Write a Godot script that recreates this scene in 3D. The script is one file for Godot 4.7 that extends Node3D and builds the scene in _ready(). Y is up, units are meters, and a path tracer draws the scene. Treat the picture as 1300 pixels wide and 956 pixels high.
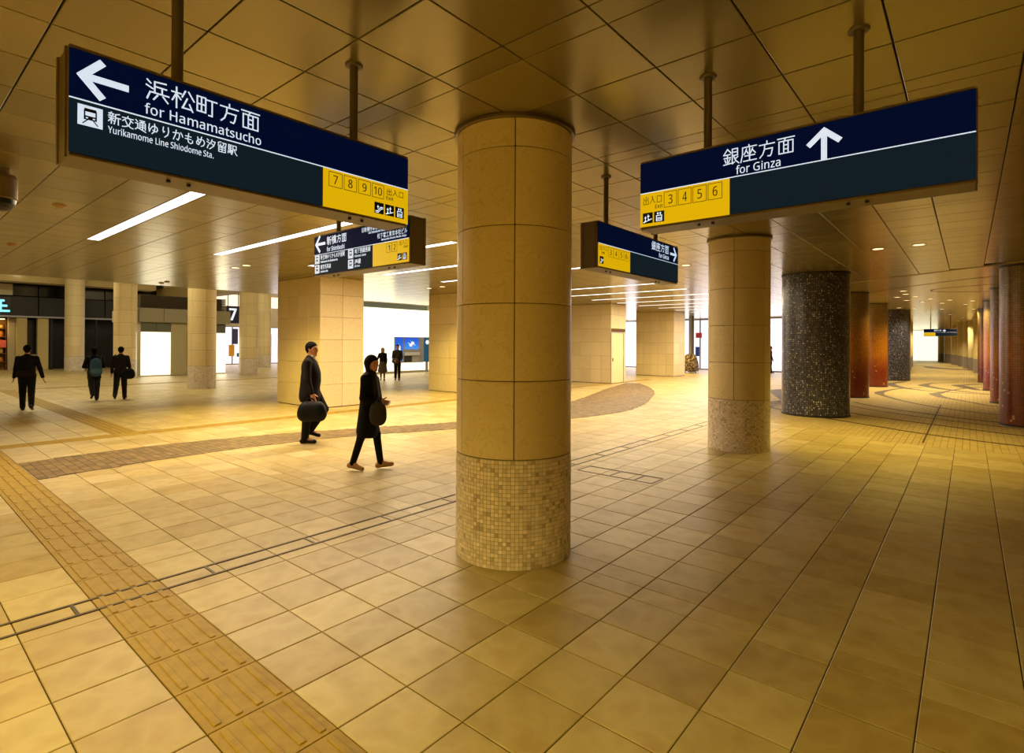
extends Node3D
# Underground station concourse. World axes follow the floor grid: -Z runs along the main row of columns, -X to the luminous hall. Metres, floor at y = 0.

const EYE := 1.745
const CEIL := 3.52
const FOCAL := 689.29

# ------------------------------------------------------------------ light levels
const EXPOSURE := 1.0
const STRIP := 17.0      # each ceiling strip
const DOWN_E := 9.0     # downlights in the bronze ceiling
const CORR_E := 6.0     # corridor downlights
const NEAR_E := 8.0     # added fill lights round the viewer
const BACK_E := 15.0    # added wide fill lights behind the viewer
const WIN_E := 14.0      # bright exits
const HALL_E := 30.0     # added panels high in the hall, out of view
var used := {}
var M := {}
var rng := RandomNumberGenerator.new()
var cam: Camera3D
var cam_inv: Transform3D

# ------------------------------------------------------------------ naming and grouping
func numbered(called: String, parent: Node) -> String:
	var key := str(parent.get_instance_id()) + called
	var n: int = used.get(key, -1) + 1
	used[key] = n
	return called if n == 0 else "%s_%03d" % [called, n]

func thing(called: String, label: String, category: String, at := Vector3.ZERO, turn := 0.0, group := "", kind := "thing") -> Node3D:
	var o := Node3D.new()
	o.name = numbered(called, self)
	add_child(o, true)
	o.position = at
	o.rotation.y = turn
	tag(o, label, category, group, kind)
	return o

func tag(o: Node, label: String, category: String, group := "", kind := "") -> void:
	if label: o.set_meta("label", label)
	if category: o.set_meta("category", category)
	if group: o.set_meta("group", group)
	if kind: o.set_meta("kind", kind)

func obj(called: String, shape, m: Material, parent: Node = self, at := Vector3.ZERO) -> MeshInstance3D:
	var o := MeshInstance3D.new()
	o.name = numbered(called, parent)
	if shape is SurfaceTool:
		shape.generate_normals()
		o.mesh = shape.commit()
	else:
		o.mesh = shape
	o.material_override = m
	o.position = at
	o.cast_shadow = GeometryInstance3D.SHADOW_CASTING_SETTING_ON
	parent.add_child(o, true)
	return o

func struct(called: String, shape, m: Material, label: String, category: String, at := Vector3.ZERO) -> MeshInstance3D:
	var o := obj(called, shape, m, self, at)
	tag(o, label, category, "", "structure")
	return o

func dup(root: Node3D, at: Vector3, turn: float, label: String, group := "") -> Node3D:
	var r: Node3D = root.duplicate()
	r.name = numbered(str(root.name).rstrip("_0123456789"), self)
	add_child(r, true)
	r.position = at
	r.rotation.y = turn
	r.set_meta("label", label)
	if group: r.set_meta("group", group)
	return r

# ------------------------------------------------------------------ shapes
func mb(smooth := false) -> SurfaceTool:
	var st := SurfaceTool.new()
	st.begin(Mesh.PRIMITIVE_TRIANGLES)
	st.set_smooth_group(0 if smooth else -1)
	return st

func face(st: SurfaceTool, pts: Array, out: Vector3) -> void:
	var n: Vector3 = (pts[1] - pts[0]).cross(pts[2] - pts[0])
	var p := pts
	if n.dot(out) < 0.0:
		p = pts.duplicate()
		p.reverse()
	for i in range(1, p.size() - 1):
		st.add_vertex(p[0]); st.add_vertex(p[i + 1]); st.add_vertex(p[i])

func box(st: SurfaceTool, c: Vector3, size: Vector3, bev := 0.0, tf := Transform3D()) -> void:
	var h := size / 2.0
	bev = minf(bev, minf(h.x, minf(h.y, h.z)) * 0.9)
	var V := func(s: Vector3, ax: int) -> Vector3:
		var v := Vector3(s.x * (h.x - bev), s.y * (h.y - bev), s.z * (h.z - bev))
		v[ax] = s[ax] * h[ax]
		return tf * (c + v)
	for ax in 3:
		var b := (ax + 1) % 3
		var d := (ax + 2) % 3
		for sg in [-1.0, 1.0]:
			var q := []
			for k in [[-1, -1], [1, -1], [1, 1], [-1, 1]]:
				var s := Vector3.ZERO
				s[ax] = sg; s[b] = k[0]; s[d] = k[1]
				q.append(V.call(s, ax))
			var out := Vector3.ZERO
			out[ax] = sg
			face(st, q, tf.basis * out)
		if bev > 0.0:
			for s1 in [-1.0, 1.0]:
				for s2 in [-1.0, 1.0]:
					var a := Vector3.ZERO
					a[b] = s1; a[d] = s2; a[ax] = -1
					var e := a
					e[ax] = 1
					var out2 := Vector3.ZERO
					out2[b] = s1; out2[d] = s2
					face(st, [V.call(a, b), V.call(e, b), V.call(e, d), V.call(a, d)], tf.basis * out2)
	if bev > 0.0:
		for i in 8:
			var s := Vector3(1 if i & 1 else -1, 1 if i & 2 else -1, 1 if i & 4 else -1)
			face(st, [V.call(s, 0), V.call(s, 1), V.call(s, 2)], tf.basis * s)

func bx(size: Vector3, bev := 0.0, c := Vector3.ZERO) -> SurfaceTool:
	var st := mb()
	box(st, c, size, bev)
	return st

func span(x0: float, x1: float, y0: float, y1: float, z0: float, z1: float, bev := 0.0) -> SurfaceTool:
	return bx(Vector3(absf(x1 - x0), absf(y1 - y0), absf(z1 - z0)), bev, Vector3((x0 + x1) / 2, (y0 + y1) / 2, (z0 + z1) / 2))

# profile: Array of Vector2(radius, height), turned round y
func lathe(st: SurfaceTool, prof: Array, seg := 24, c := Vector3.ZERO, tf := Transform3D()) -> void:
	st.set_smooth_group(1)
	for i in prof.size() - 1:
		var p: Vector2 = prof[i]
		var q: Vector2 = prof[i + 1]
		st.set_smooth_group(i + 1)
		for k in seg:
			var a0 := TAU * k / seg
			var a1 := TAU * (k + 1) / seg
			var P := func(v: Vector2, a: float) -> Vector3: return tf * (c + Vector3(sin(a) * v.x, v.y, cos(a) * v.x))
			var am := (a0 + a1) / 2
			var dd := q - p
			var out := tf.basis * Vector3(sin(am) * dd.y, -dd.x, cos(am) * dd.y)
			if p.x < 1e-5:
				face(st, [P.call(p, a0), P.call(q, a0), P.call(q, a1)], out)
			elif q.x < 1e-5:
				face(st, [P.call(p, a0), P.call(q, a0), P.call(p, a1)], out)
			else:
				face(st, [P.call(p, a0), P.call(p, a1), P.call(q, a1), P.call(q, a0)], out)
	st.set_smooth_group(-1)

func tube(st: SurfaceTool, a: Vector3, b: Vector3, r: float, seg := 12, r2 := -1.0) -> void:
	var d := b - a
	var y := d.normalized()
	var x := (Vector3.RIGHT if absf(y.x) < 0.9 else Vector3.UP).cross(y).normalized()
	var tf := Transform3D(Basis(x, y, x.cross(y)), a)
	var rr := r if r2 < 0 else r2
	lathe(st, [Vector2(0, 0), Vector2(r, 0), Vector2(rr, d.length()), Vector2(0, d.length())], seg, Vector3.ZERO, tf)

# flat ribbon on the floor along points (x, z), width per point
func ribbon(pts: Array, widths: Array, y0: float, y1: float) -> SurfaceTool:
	var st := mb()
	var L := []
	var R := []
	for i in pts.size():
		var a: Vector2 = pts[maxi(i - 1, 0)]
		var b: Vector2 = pts[mini(i + 1, pts.size() - 1)]
		var t := (b - a).normalized()
		var n: Vector2 = Vector2(-t.y, t.x) * widths[i] / 2
		L.append(pts[i] + n); R.append(pts[i] - n)
	slab_strip(st, L, R, y0, y1)
	return st

func slab_strip(st: SurfaceTool, L: Array, R: Array, y0: float, y1: float) -> void:
	var U := func(p: Vector2, y: float) -> Vector3: return Vector3(p.x, y, p.y)
	for i in L.size() - 1:
		face(st, [U.call(L[i], y1), U.call(L[i + 1], y1), U.call(R[i + 1], y1), U.call(R[i], y1)], Vector3.UP)
		var o: Vector2 = L[i] - R[i]
		face(st, [U.call(L[i], y0), U.call(L[i + 1], y0), U.call(L[i + 1], y1), U.call(L[i], y1)], Vector3(o.x, 0, o.y))
		face(st, [U.call(R[i], y0), U.call(R[i + 1], y0), U.call(R[i + 1], y1), U.call(R[i], y1)], -Vector3(o.x, 0, o.y))

func smooth_line(pts: Array, n := 6) -> Array:
	var out := []
	for i in pts.size() - 1:
		var p0: Vector2 = pts[maxi(i - 1, 0)]
		var p3: Vector2 = pts[mini(i + 2, pts.size() - 1)]
		for k in n:
			out.append((pts[i] as Vector2).cubic_interpolate(pts[i + 1], p0, p3, float(k) / n))
	out.append(pts[-1])
	return out

# ------------------------------------------------------------------ materials
func mat(c: Color, rough := 0.7, metal := 0.0, spec := 0.5) -> StandardMaterial3D:
	var m := StandardMaterial3D.new()
	m.albedo_color = c
	m.roughness = rough
	m.metallic = metal
	m.metallic_specular = spec
	return m

func glow(c: Color, e: float, base := Color(0.8, 0.8, 0.8)) -> StandardMaterial3D:
	var m := mat(base, 0.4)
	m.emission_enabled = true
	m.emission = c
	m.emission_energy_multiplier = e
	return m

func noise_tex(freq: float, ramp: Array, octaves := 4, sd := 1, size := 512) -> NoiseTexture2D:
	var n := FastNoiseLite.new()
	n.seed = sd
	n.frequency = freq
	n.fractal_octaves = octaves
	var t := NoiseTexture2D.new()
	t.width = size; t.height = size
	t.seamless = true
	t.noise = n
	var g := Gradient.new()
	var offs := PackedFloat32Array()
	var cols := PackedColorArray()
	for r in ramp:
		offs.append(r[0]); cols.append(r[1])
	g.offsets = offs; g.colors = cols
	t.color_ramp = g
	return t

func tri_tex(m: StandardMaterial3D, t: Texture2D, scale: float, world := true) -> StandardMaterial3D:
	m.albedo_texture = t
	m.uv1_triplanar = true
	m.uv1_world_triplanar = world
	m.uv1_scale = Vector3.ONE * scale
	return m

func materials() -> void:
	var ft := noise_tex(0.008, [[0.0, Color(0.86, 0.81, 0.70)], [0.45, Color(0.94, 0.92, 0.87)], [0.6, Color(0.97, 0.955, 0.92)], [1.0, Color(0.90, 0.84, 0.73)]], 5, 3)
	M.tiles = []
	for c in [Color(0.745, 0.685, 0.49), Color(0.715, 0.65, 0.455), Color(0.765, 0.705, 0.52), Color(0.70, 0.635, 0.45), Color(0.735, 0.665, 0.445), Color(0.69, 0.615, 0.40)]:
		M.tiles.append(tri_tex(mat(c, 0.42, 0.0, 0.5), ft, 0.55))
	M.tile_many = tri_tex(mat(Color.WHITE, 0.42, 0.0, 0.5), ft, 0.55)
	M.tile_many.vertex_color_use_as_albedo = true
	M.grout = mat(Color(0.24, 0.17, 0.09), 0.9)
	M.tactile = tri_tex(mat(Color(0.64, 0.54, 0.21), 0.6), ft, 1.3)
	M.brown = mat(Color(0.27, 0.21, 0.12), 0.8)
	M.paver = mat(Color.WHITE, 0.6)
	M.paver.vertex_color_use_as_albedo = true
	M.inlay = mat(Color(0.25, 0.17, 0.07), 0.6)
	M.inlay_grey = mat(Color(0.32, 0.27, 0.23), 0.55)
	M.rail = mat(Color(0.34, 0.29, 0.22), 0.35, 0.7)
	M.rib = mat(Color.WHITE, 0.5)
	M.rib.vertex_color_use_as_albedo = true
	M.ceil = []
	for k in 4:
		var v := 1.0 - 0.035 * k
		M.ceil.append(mat(Color(0.62 * v, 0.57 * v, 0.385 * v), 0.24, 0.55, 0.5))
	M.ceil_gap = mat(Color(0.10, 0.07, 0.04), 0.9)
	M.ceil_smooth = mat(Color(0.70, 0.63, 0.42), 0.22, 0.3)
	var stt := noise_tex(0.012, [[0.0, Color(0.93, 0.90, 0.83)], [0.40, Color(0.965, 0.95, 0.92)], [0.47, Color(0.90, 0.86, 0.77)], [0.51, Color(0.97, 0.955, 0.92)], [1.0, Color(0.94, 0.915, 0.86)]], 3, 21)
	M.stone = []
	for c in [Color(0.88, 0.825, 0.665), Color(0.865, 0.805, 0.645), Color(0.895, 0.84, 0.685)]:
		M.stone.append(tri_tex(mat(c, 0.45, 0.0, 0.45), stt, 0.9))
	M.joint = mat(Color(0.36, 0.26, 0.12), 0.9)
	M.core = mat(Color(0.45, 0.36, 0.2), 0.9)
	M.mosaic = mat(Color.WHITE, 0.38)
	M.mosaic.vertex_color_use_as_albedo = true
	M.mosaic_grout = mat(Color(0.66, 0.61, 0.50), 0.9)
	M.steel = mat(Color(0.46, 0.40, 0.32), 0.32, 0.85)
	M.housing = mat(Color(0.44, 0.38, 0.28), 0.45, 0.35)
	M.pole = mat(Color(0.40, 0.35, 0.26), 0.45, 0.3)
	M.dark = mat(Color(0.05, 0.045, 0.04), 0.5)
	M.navy = glow(Color(0.0, 0.055, 0.19), 0.6, Color(0.005, 0.008, 0.03)); M.navy.roughness = 0.6; M.navy.metallic_specular = 0.2
	M.char = glow(Color(0.07, 0.13, 0.16), 0.75, Color(0.02, 0.022, 0.025)); M.char.roughness = 0.6; M.char.metallic_specular = 0.2
	M.yellow = glow(Color(0.93, 0.735, 0.02), 0.8, Color(0.5, 0.42, 0.03)); M.yellow.roughness = 0.3
	M.letter = glow(Color(0.82, 0.91, 1.0), 0.85)
	M.ink = mat(Color(0.13, 0.07, 0.01), 0.4)
	M.black = mat(Color(0.02, 0.02, 0.025), 0.35)
	M.lamp = glow(Color(1.0, 0.97, 0.95), 2.4)
	M.spot = glow(Color(1.0, 0.90, 0.66), 2.4)
	M.lumin = glow(Color(1.0, 0.98, 0.86), 1.25)
	M.window = glow(Color(0.95, 0.93, 1.0), 1.2)
	M.frame = mat(Color(0.62, 0.62, 0.66), 0.4, 0.3)
	M.wall = mat(Color(0.74, 0.67, 0.46), 0.7)
	M.plaster = mat(Color(0.70, 0.66, 0.56), 0.75)

# ------------------------------------------------------------------ camera, sky, light
func set_view() -> void:
	cam = Camera3D.new()
	cam.name = "camera"
	add_child(cam)
	cam.transform = Transform3D(Basis(Vector3(0.765207, 0.004819, -0.643766), Vector3(-0.001196, 0.999981, 0.006064), Vector3(0.643783, -0.003871, 0.765198)), Vector3(0, EYE, 0))
	cam.projection = Camera3D.PROJECTION_FRUSTUM
	cam.keep_aspect = Camera3D.KEEP_HEIGHT
	cam.near = 0.05
	cam.far = 300.0
	cam.size = 956.0 / FOCAL * cam.near
	cam.frustum_offset = Vector2(0, -44.5 / FOCAL * cam.near)
	cam.current = true
	cam_inv = cam.transform.affine_inverse()
	var we := WorldEnvironment.new()
	we.name = "environment"
	var e := Environment.new()
	e.background_mode = Environment.BG_COLOR
	e.background_color = Color(0, 0, 0)
	e.tonemap_mode = Environment.TONE_MAPPER_LINEAR
	e.tonemap_exposure = EXPOSURE
	e.sdfgi_enabled = true
	e.ssao_enabled = true
	e.ssil_enabled = true
	we.environment = e
	add_child(we)

func pix(p: Vector3) -> Vector3:
	var c := cam_inv * p
	return Vector3(650 + FOCAL * c.x / -c.z, 433.5 - FOCAL * c.y / -c.z, -c.z)

func seen(p: Vector3, margin := 40.0) -> bool:
	var q := pix(p)
	return q.z > 0.3 and q.x > -margin and q.x < 1300 + margin and q.y > -margin and q.y < 956 + margin

func area(called: String, at: Vector3, size: Vector2, dir: Vector3, energy: float, c: Color) -> AreaLight3D:
	var l := AreaLight3D.new()
	l.name = numbered(called, self)
	add_child(l, true)
	l.area_size = size
	l.light_color = c
	l.light_energy = energy
	l.shadow_enabled = true
	l.area_range = 60.0
	l.area_attenuation = 2.0
	l.position = at
	var up := Vector3.UP if absf(dir.y) < 0.9 else Vector3.FORWARD
	l.basis = Basis.looking_at(dir, up)
	return l

# ------------------------------------------------------------------ floor
var XB: Array = []   # joint lines across x
var ZB: Array = []   # joint lines across z

func in_rib(x: float, z: float) -> bool:
	if x > 4.0 or z < -76.0: return false
	if Vector2(x - 0.9, z + 18.4).length() < 6.7: return true
	return x > -4.3 and z < -18.4

func tactile_at(x: float, z: float) -> int:   # 0 none, 1 bars along x, 2 bars along z, 3 studs
	var row1 := z > -1.385 and z < -0.985
	var row2 := z > -3.395 and z < -2.99
	var colm := x > -12.33 and x < -11.93
	if colm and (row1 or row2): return 3
	if row1 and x > -12.3: return 1
	if row2 and x < -12.3 and x > -25.9: return 1
	if colm and z < -0.9 and z > -25.0: return 2
	if x > -26.35 and x < -25.95 and z < 4.0 and z > -14.5: return 2 if not row2 else 3
	return 0

func tile_mesh(th := 0.014) -> ArrayMesh:
	# a unit tile: eased top edge, open underneath
	var st := mb()
	var c := 0.009
	var h := 0.5
	var T := func(x: float, y: float, z: float) -> Vector3: return Vector3(x, y, z)
	var q := h - c
	face(st, [Vector3(-q, 0, -q), Vector3(q, 0, -q), Vector3(q, 0, q), Vector3(-q, 0, q)], Vector3.UP)
	for k in 4:
		var b := Basis(Vector3.UP, PI / 2 * k)
		var e := -c * 0.25
		face(st, [b * Vector3(-q, 0, q), b * Vector3(q, 0, q), b * Vector3(h, e, h), b * Vector3(-h, e, h)], b * Vector3(0, 1, 1))
		face(st, [b * Vector3(-h, e, h), b * Vector3(h, e, h), b * Vector3(h, -th, h), b * Vector3(-h, -th, h)], b * Vector3(0, 0, 1))
	st.generate_normals()
	return st.commit()

func tactile_mesh(studs: bool) -> ArrayMesh:
	var st := mb()
	box(st, Vector3(0, -0.005, 0), Vector3(0.394, 0.012, 0.394), 0.002)
	if studs:
		for i in 5:
			for j in 5:
				lathe(st, [Vector2(0.017, 0.0), Vector2(0.011, 0.005), Vector2(0, 0.005)], 8, Vector3((i - 2) * 0.075, 0.001, (j - 2) * 0.075))
	else:
		for i in 4:
			box(st, Vector3(0, 0.003, (i - 1.5) * 0.096), Vector3(0.345, 0.008, 0.034), 0.0035)
	st.generate_normals()
	return st.commit()

func build_floor() -> void:
	var fl := Node3D.new()
	fl.name = "floor"
	add_child(fl)
	tag(fl, "beige stone floor tiles laid on a square grid through the concourse", "floor", "", "structure")
	obj("bed", span(-46, 6, -0.3, -0.006, -94, 8), M.grout, fl)
	# joint lines
	var x := 6.226
	while x > -4.2:
		XB.append(x); x -= 0.4005
	XB.append(-4.335); XB.append(-4.535)
	x = -4.535
	while x > -11.6:
		x -= 0.4109
		XB.append(x)
	XB[-1] = -11.93
	XB.append(-12.33)
	x = -12.33
	while x > -25.7:
		x -= 0.4
		XB.append(x)
	XB[-1] = -25.95
	XB.append(-26.35)
	x = -26.35
	while x > -45.6:
		x -= 0.4
		XB.append(x)
	var z := 7.0
	ZB = [-0.985, -1.385, -1.78, -2.176, -2.575, -2.99, -3.395, -3.597, -3.81]
	z = -0.985
	while z < 7:
		z += 0.4
		ZB.push_front(z)
	z = -3.81
	while z > -92.5:
		z -= 0.402
		ZB.append(z)
	rng.seed = 11
	var cells := []
	var tact := []
	var small := []
	for i in XB.size() - 1:
		for j in ZB.size() - 1:
			var cx: float = (XB[i] + XB[i + 1]) / 2
			var cz: float = (ZB[j] + ZB[j + 1]) / 2
			var w: float = XB[i] - XB[i + 1]
			var d: float = ZB[j] - ZB[j + 1]
			if in_rib(cx, cz):
				small.append([cx, cz, w, d])
				continue
			if cx < -30 and cz < -36 or cx > 2.5 and cz < -8 : continue
			var k := tactile_at(cx, cz)
			if k: tact.append([cx, cz, w, d, k])
			else: cells.append([cx, cz, w, d, i])
	var near := []
	for c in cells:
		var p := Vector3(c[0], 0, c[1])
		var q := pix(p)
		if seen(p) and q.z > 1.0:
			near.append([c[2] * c[3] / pow(q.z, 3), c])
	near.sort_custom(func(a, b): return a[0] > b[0])
	var own := {}
	var tm := tile_mesh()
	for k in mini(300, near.size()):
		var c: Array = near[k][1]
		own[c] = true
		var o := obj("floor_tile", tm, M.tiles[rng.randi() % 6], fl, Vector3(c[0], rng.randf_range(-0.0008, 0.0008), c[1]))
		o.scale = Vector3(c[2] - 0.006, 1, c[3] - 0.006)
	var many := []
	for c in cells:
		if not own.has(c): many.append(c)
	var mm := MultiMesh.new()
	mm.transform_format = MultiMesh.TRANSFORM_3D
	mm.use_colors = true
	mm.mesh = tm
	mm.instance_count = many.size()
	for k in many.size():
		var c: Array = many[k]
		mm.set_instance_transform(k, Transform3D(Basis.from_scale(Vector3(c[2] - 0.006, 1, c[3] - 0.006)), Vector3(c[0], rng.randf_range(-0.0008, 0.0008), c[1])))
		mm.set_instance_color(k, (M.tiles[rng.randi() % 6] as StandardMaterial3D).albedo_color.srgb_to_linear())
	var mo := MultiMeshInstance3D.new()
	mo.name = "distant_floor_tiles"
	mo.multimesh = mm
	mo.material_override = M.tile_many
	fl.add_child(mo)
	tag(mo, "", "", "", "stuff")
	# yellow guiding strips
	var bars := tactile_mesh(false)
	var studs := tactile_mesh(true)
	var tl := []
	for c in tact: tl.append([pix(Vector3(c[0], 0, c[1])).z if seen(Vector3(c[0], 0, c[1])) else 999.0, c])
	tl.sort_custom(func(a, b): return a[0] < b[0])
	for k in mini(260, tl.size()):
		var c: Array = tl[k][1]
		var o := obj("tactile_tile", studs if c[4] == 3 else bars, M.tactile, fl, Vector3(c[0], 0.0, c[1]))
		if c[4] == 2: o.rotation.y = PI / 2
		o.scale = Vector3(c[2] / 0.4, 1, c[3] / 0.4) if c[4] != 2 else Vector3(c[3] / 0.4, 1, c[2] / 0.4)
	# fine square paving of the corridor
	var n_small := []
	for c in small:
		for i in 4:
			for j in 4:
				n_small.append(Vector2(c[0] + (i - 1.5) * c[2] / 4, c[1] + (j - 1.5) * c[3] / 4))
	var ms := MultiMesh.new()
	ms.transform_format = MultiMesh.TRANSFORM_3D
	ms.use_colors = true
	ms.mesh = tm
	ms.instance_count = n_small.size()
	for k in n_small.size():
		var p: Vector2 = n_small[k]
		ms.set_instance_transform(k, Transform3D(Basis.from_scale(Vector3(0.0955, 1, 0.0955)), Vector3(p.x, 0.0, p.y)))
		var v := rng.randf_range(0.92, 1.04)
		ms.set_instance_color(k, Color(0.70 * v, 0.615 * v, 0.40 * v).srgb_to_linear())
	var so := MultiMeshInstance3D.new()
	so.name = "corridor_paving_squares"
	so.multimesh = ms
	so.material_override = M.rib
	fl.add_child(so)
	tag(so, "", "", "", "stuff")
	# brown ribbon of small pavers that swings across the hall
	var near_edge := [Vector2(-8.96, -1.40), Vector2(-9.15, -2.8), Vector2(-9.1, -4.5), Vector2(-8.75, -6.0), Vector2(-8.05, -7.6), Vector2(-7.45, -9.3), Vector2(-7.05, -10.8), Vector2(-6.85, -12.0), Vector2(-6.9, -13.2), Vector2(-7.3, -14.8), Vector2(-7.95, -16.5), Vector2(-8.6, -18.1), Vector2(-9.7, -20.1), Vector2(-11.2, -22.1)]
	var far_edge := [Vector2(-10.36, -1.40), Vector2(-10.45, -3.1), Vector2(-10.1, -4.9), Vector2(-9.55, -6.4), Vector2(-8.8, -8.1), Vector2(-8.5, -9.6), Vector2(-8.55, -11.0), Vector2(-8.75, -12.3), Vector2(-9.1, -13.5), Vector2(-9.55, -15.0), Vector2(-10.1, -16.6), Vector2(-10.65, -18.2), Vector2(-11.2, -20.1), Vector2(-11.8, -22.1)]
	var st := mb()
	slab_strip(st, smooth_line(far_edge), smooth_line(near_edge), -0.004, 0.004)
	var rb := obj("brown_ribbon", st, M.brown, fl)
	var inside := PackedVector2Array()
	for p in smooth_line(near_edge): inside.append(p)
	var back := smooth_line(far_edge)
	back.reverse()
	for p in back: inside.append(p)
	var pv := []
	for i in 50:
		for j in 214:
			var p := Vector2(-6.8 - 0.1 * i, -1.35 - 0.1 * j)
			if Geometry2D.is_point_in_polygon(p, inside): pv.append(p)
	var mp := MultiMesh.new()
	mp.transform_format = MultiMesh.TRANSFORM_3D
	mp.use_colors = true
	mp.mesh = tm
	mp.instance_count = pv.size()
	for k in pv.size():
		mp.set_instance_transform(k, Transform3D(Basis.from_scale(Vector3(0.093, 0.4, 0.093)), Vector3(pv[k].x, 0.006 + rng.randf() * 0.001, pv[k].y)))
		var v := rng.randf_range(0.78, 1.1)
		mp.set_instance_color(k, Color(0.46 * v, 0.375 * v, 0.225 * v).srgb_to_linear())
	var po := MultiMeshInstance3D.new()
	po.name = "brown_pavers"
	po.multimesh = mp
	po.material_override = M.paver
	rb.add_child(po)
	tag(po, "", "", "", "stuff")
	# steel rails of the drain channel
	var rails := mb()
	for rx in [-4.535, -4.335]:
		box(rails, Vector3(rx, 0.0, -10), Vector3(0.026, 0.012, 26), 0.002)
	var rz := 2.4
	while rz > -22:
		box(rails, Vector3(-4.435, 0.0, rz), Vector3(0.19, 0.010, 0.022), 0.002)
		rz -= 0.82
	obj("drain_rail", rails, M.rail, fl)
	var hatch := mb()
	for hz in [-6.665, -6.335]:
		box(hatch, Vector3(-3.585, 0.0, hz), Vector3(1.10, 0.012, 0.022), 0.002)
	for hx in [-4.135, -3.64, -3.285, -3.035]:
		box(hatch, Vector3(hx, 0.0, -6.5), Vector3(0.02, 0.012, 0.32), 0.002)
	obj("hatch_rail", hatch, M.rail, fl)
	# dark arcs in the corridor paving: [points, width at ends, width in the middle of the crescent]
	var arcs := [
		[[Vector2(3.2, -12.55), Vector2(0.71, -12.96), Vector2(-0.61, -13.43), Vector2(-1.35, -13.9), Vector2(-2.51, -14.69), Vector2(-3.6, -15.6), Vector2(-4.3, -16.4), Vector2(-4.6, -17.4), Vector2(-4.5, -18.4)], 0.05, 0.09, 7],
		[[Vector2(3.0, -13.9), Vector2(0.81, -14.47), Vector2(-0.63, -15.2), Vector2(-1.59, -15.75), Vector2(-2.34, -16.34), Vector2(-3.2, -17.4), Vector2(-3.7, -18.8)], 0.05, 0.08, 5],
		[[Vector2(2.8, -16.1), Vector2(0.51, -16.63), Vector2(-0.73, -17.39), Vector2(-1.85, -18.32), Vector2(-2.7, -19.5)], 0.06, 0.08, 3],
		[[Vector2(2.6, -15.2), Vector2(0.6, -15.75), Vector2(-0.7, -16.45), Vector2(-1.9, -17.4), Vector2(-2.8, -18.5)], 0.03, 0.04, 3],
		[[Vector2(2.5, -18.0), Vector2(0.59, -18.49), Vector2(-0.64, -19.43), Vector2(-1.55, -20.95), Vector2(-2.32, -22.94), Vector2(-2.52, -24.0), Vector2(-2.48, -24.84), Vector2(-2.15, -26.85), Vector2(-1.5, -28.2)], 0.06, 0.30, 5],
		[[Vector2(2.4, -20.3), Vector2(0.64, -20.96), Vector2(0.02, -22.05), Vector2(-0.66, -23.43), Vector2(-0.93, -24.7), Vector2(-0.86, -25.3), Vector2(-0.56, -27.01), Vector2(0.02, -29.33), Vector2(0.9, -31.0)], 0.07, 0.34, 4],
		[[Vector2(2.4, -25.6), Vector2(0.56, -25.9), Vector2(-1.06, -26.2), Vector2(-2.03, -27.39), Vector2(-2.62, -29.13), Vector2(-2.7, -30.4), Vector2(-2.3, -32.5)], 0.09, 0.42, 4],
		[[Vector2(2.3, -25.9), Vector2(0.57, -26.19), Vector2(-0.64, -27.61), Vector2(-1.42, -29.4), Vector2(-1.5, -30.3), Vector2(-1.22, -31.99), Vector2(-0.41, -33.06)], 0.09, 0.42, 3],
		[[Vector2(2.2, -27.6), Vector2(0.48, -27.98), Vector2(0.1, -28.9), Vector2(-0.28, -30.48), Vector2(-0.3, -31.1), Vector2(0.48, -32.7)], 0.1, 0.5, 3],
		[[Vector2(-4.5, -18.6), Vector2(-5.0, -20.2), Vector2(-5.55, -22.0), Vector2(-5.6, -22.9), Vector2(-5.2, -24.4), Vector2(-4.6, -25.8)], 0.05, 0.4, 2],
		[[Vector2(0.8, -51.5), Vector2(-0.1, -51.8), Vector2(-1.4, -52.6), Vector2(-2.2, -54.6), Vector2(-2.7, -57.0)], 0.3, 1.4, 2]]
	for a in arcs:
		var pts := smooth_line(a[0])
		var ws := []
		for i in pts.size():
			var t := absf(float(i) / 6.0 - a[3]) / 2.2
			ws.append(lerpf(a[2], a[1] * 1.7, smoothstep(0.0, 1.0, t)))
		obj("arc_inlay", ribbon(pts, ws, -0.003, 0.0045), M.inlay if a[2] < 0.2 else M.inlay_grey, fl)
	# the long seam in the corridor paving
	obj("corridor_seam", span(-0.645, -0.615, -0.003, 0.0015, -20.5, -12.2), M.inlay, fl)

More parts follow.
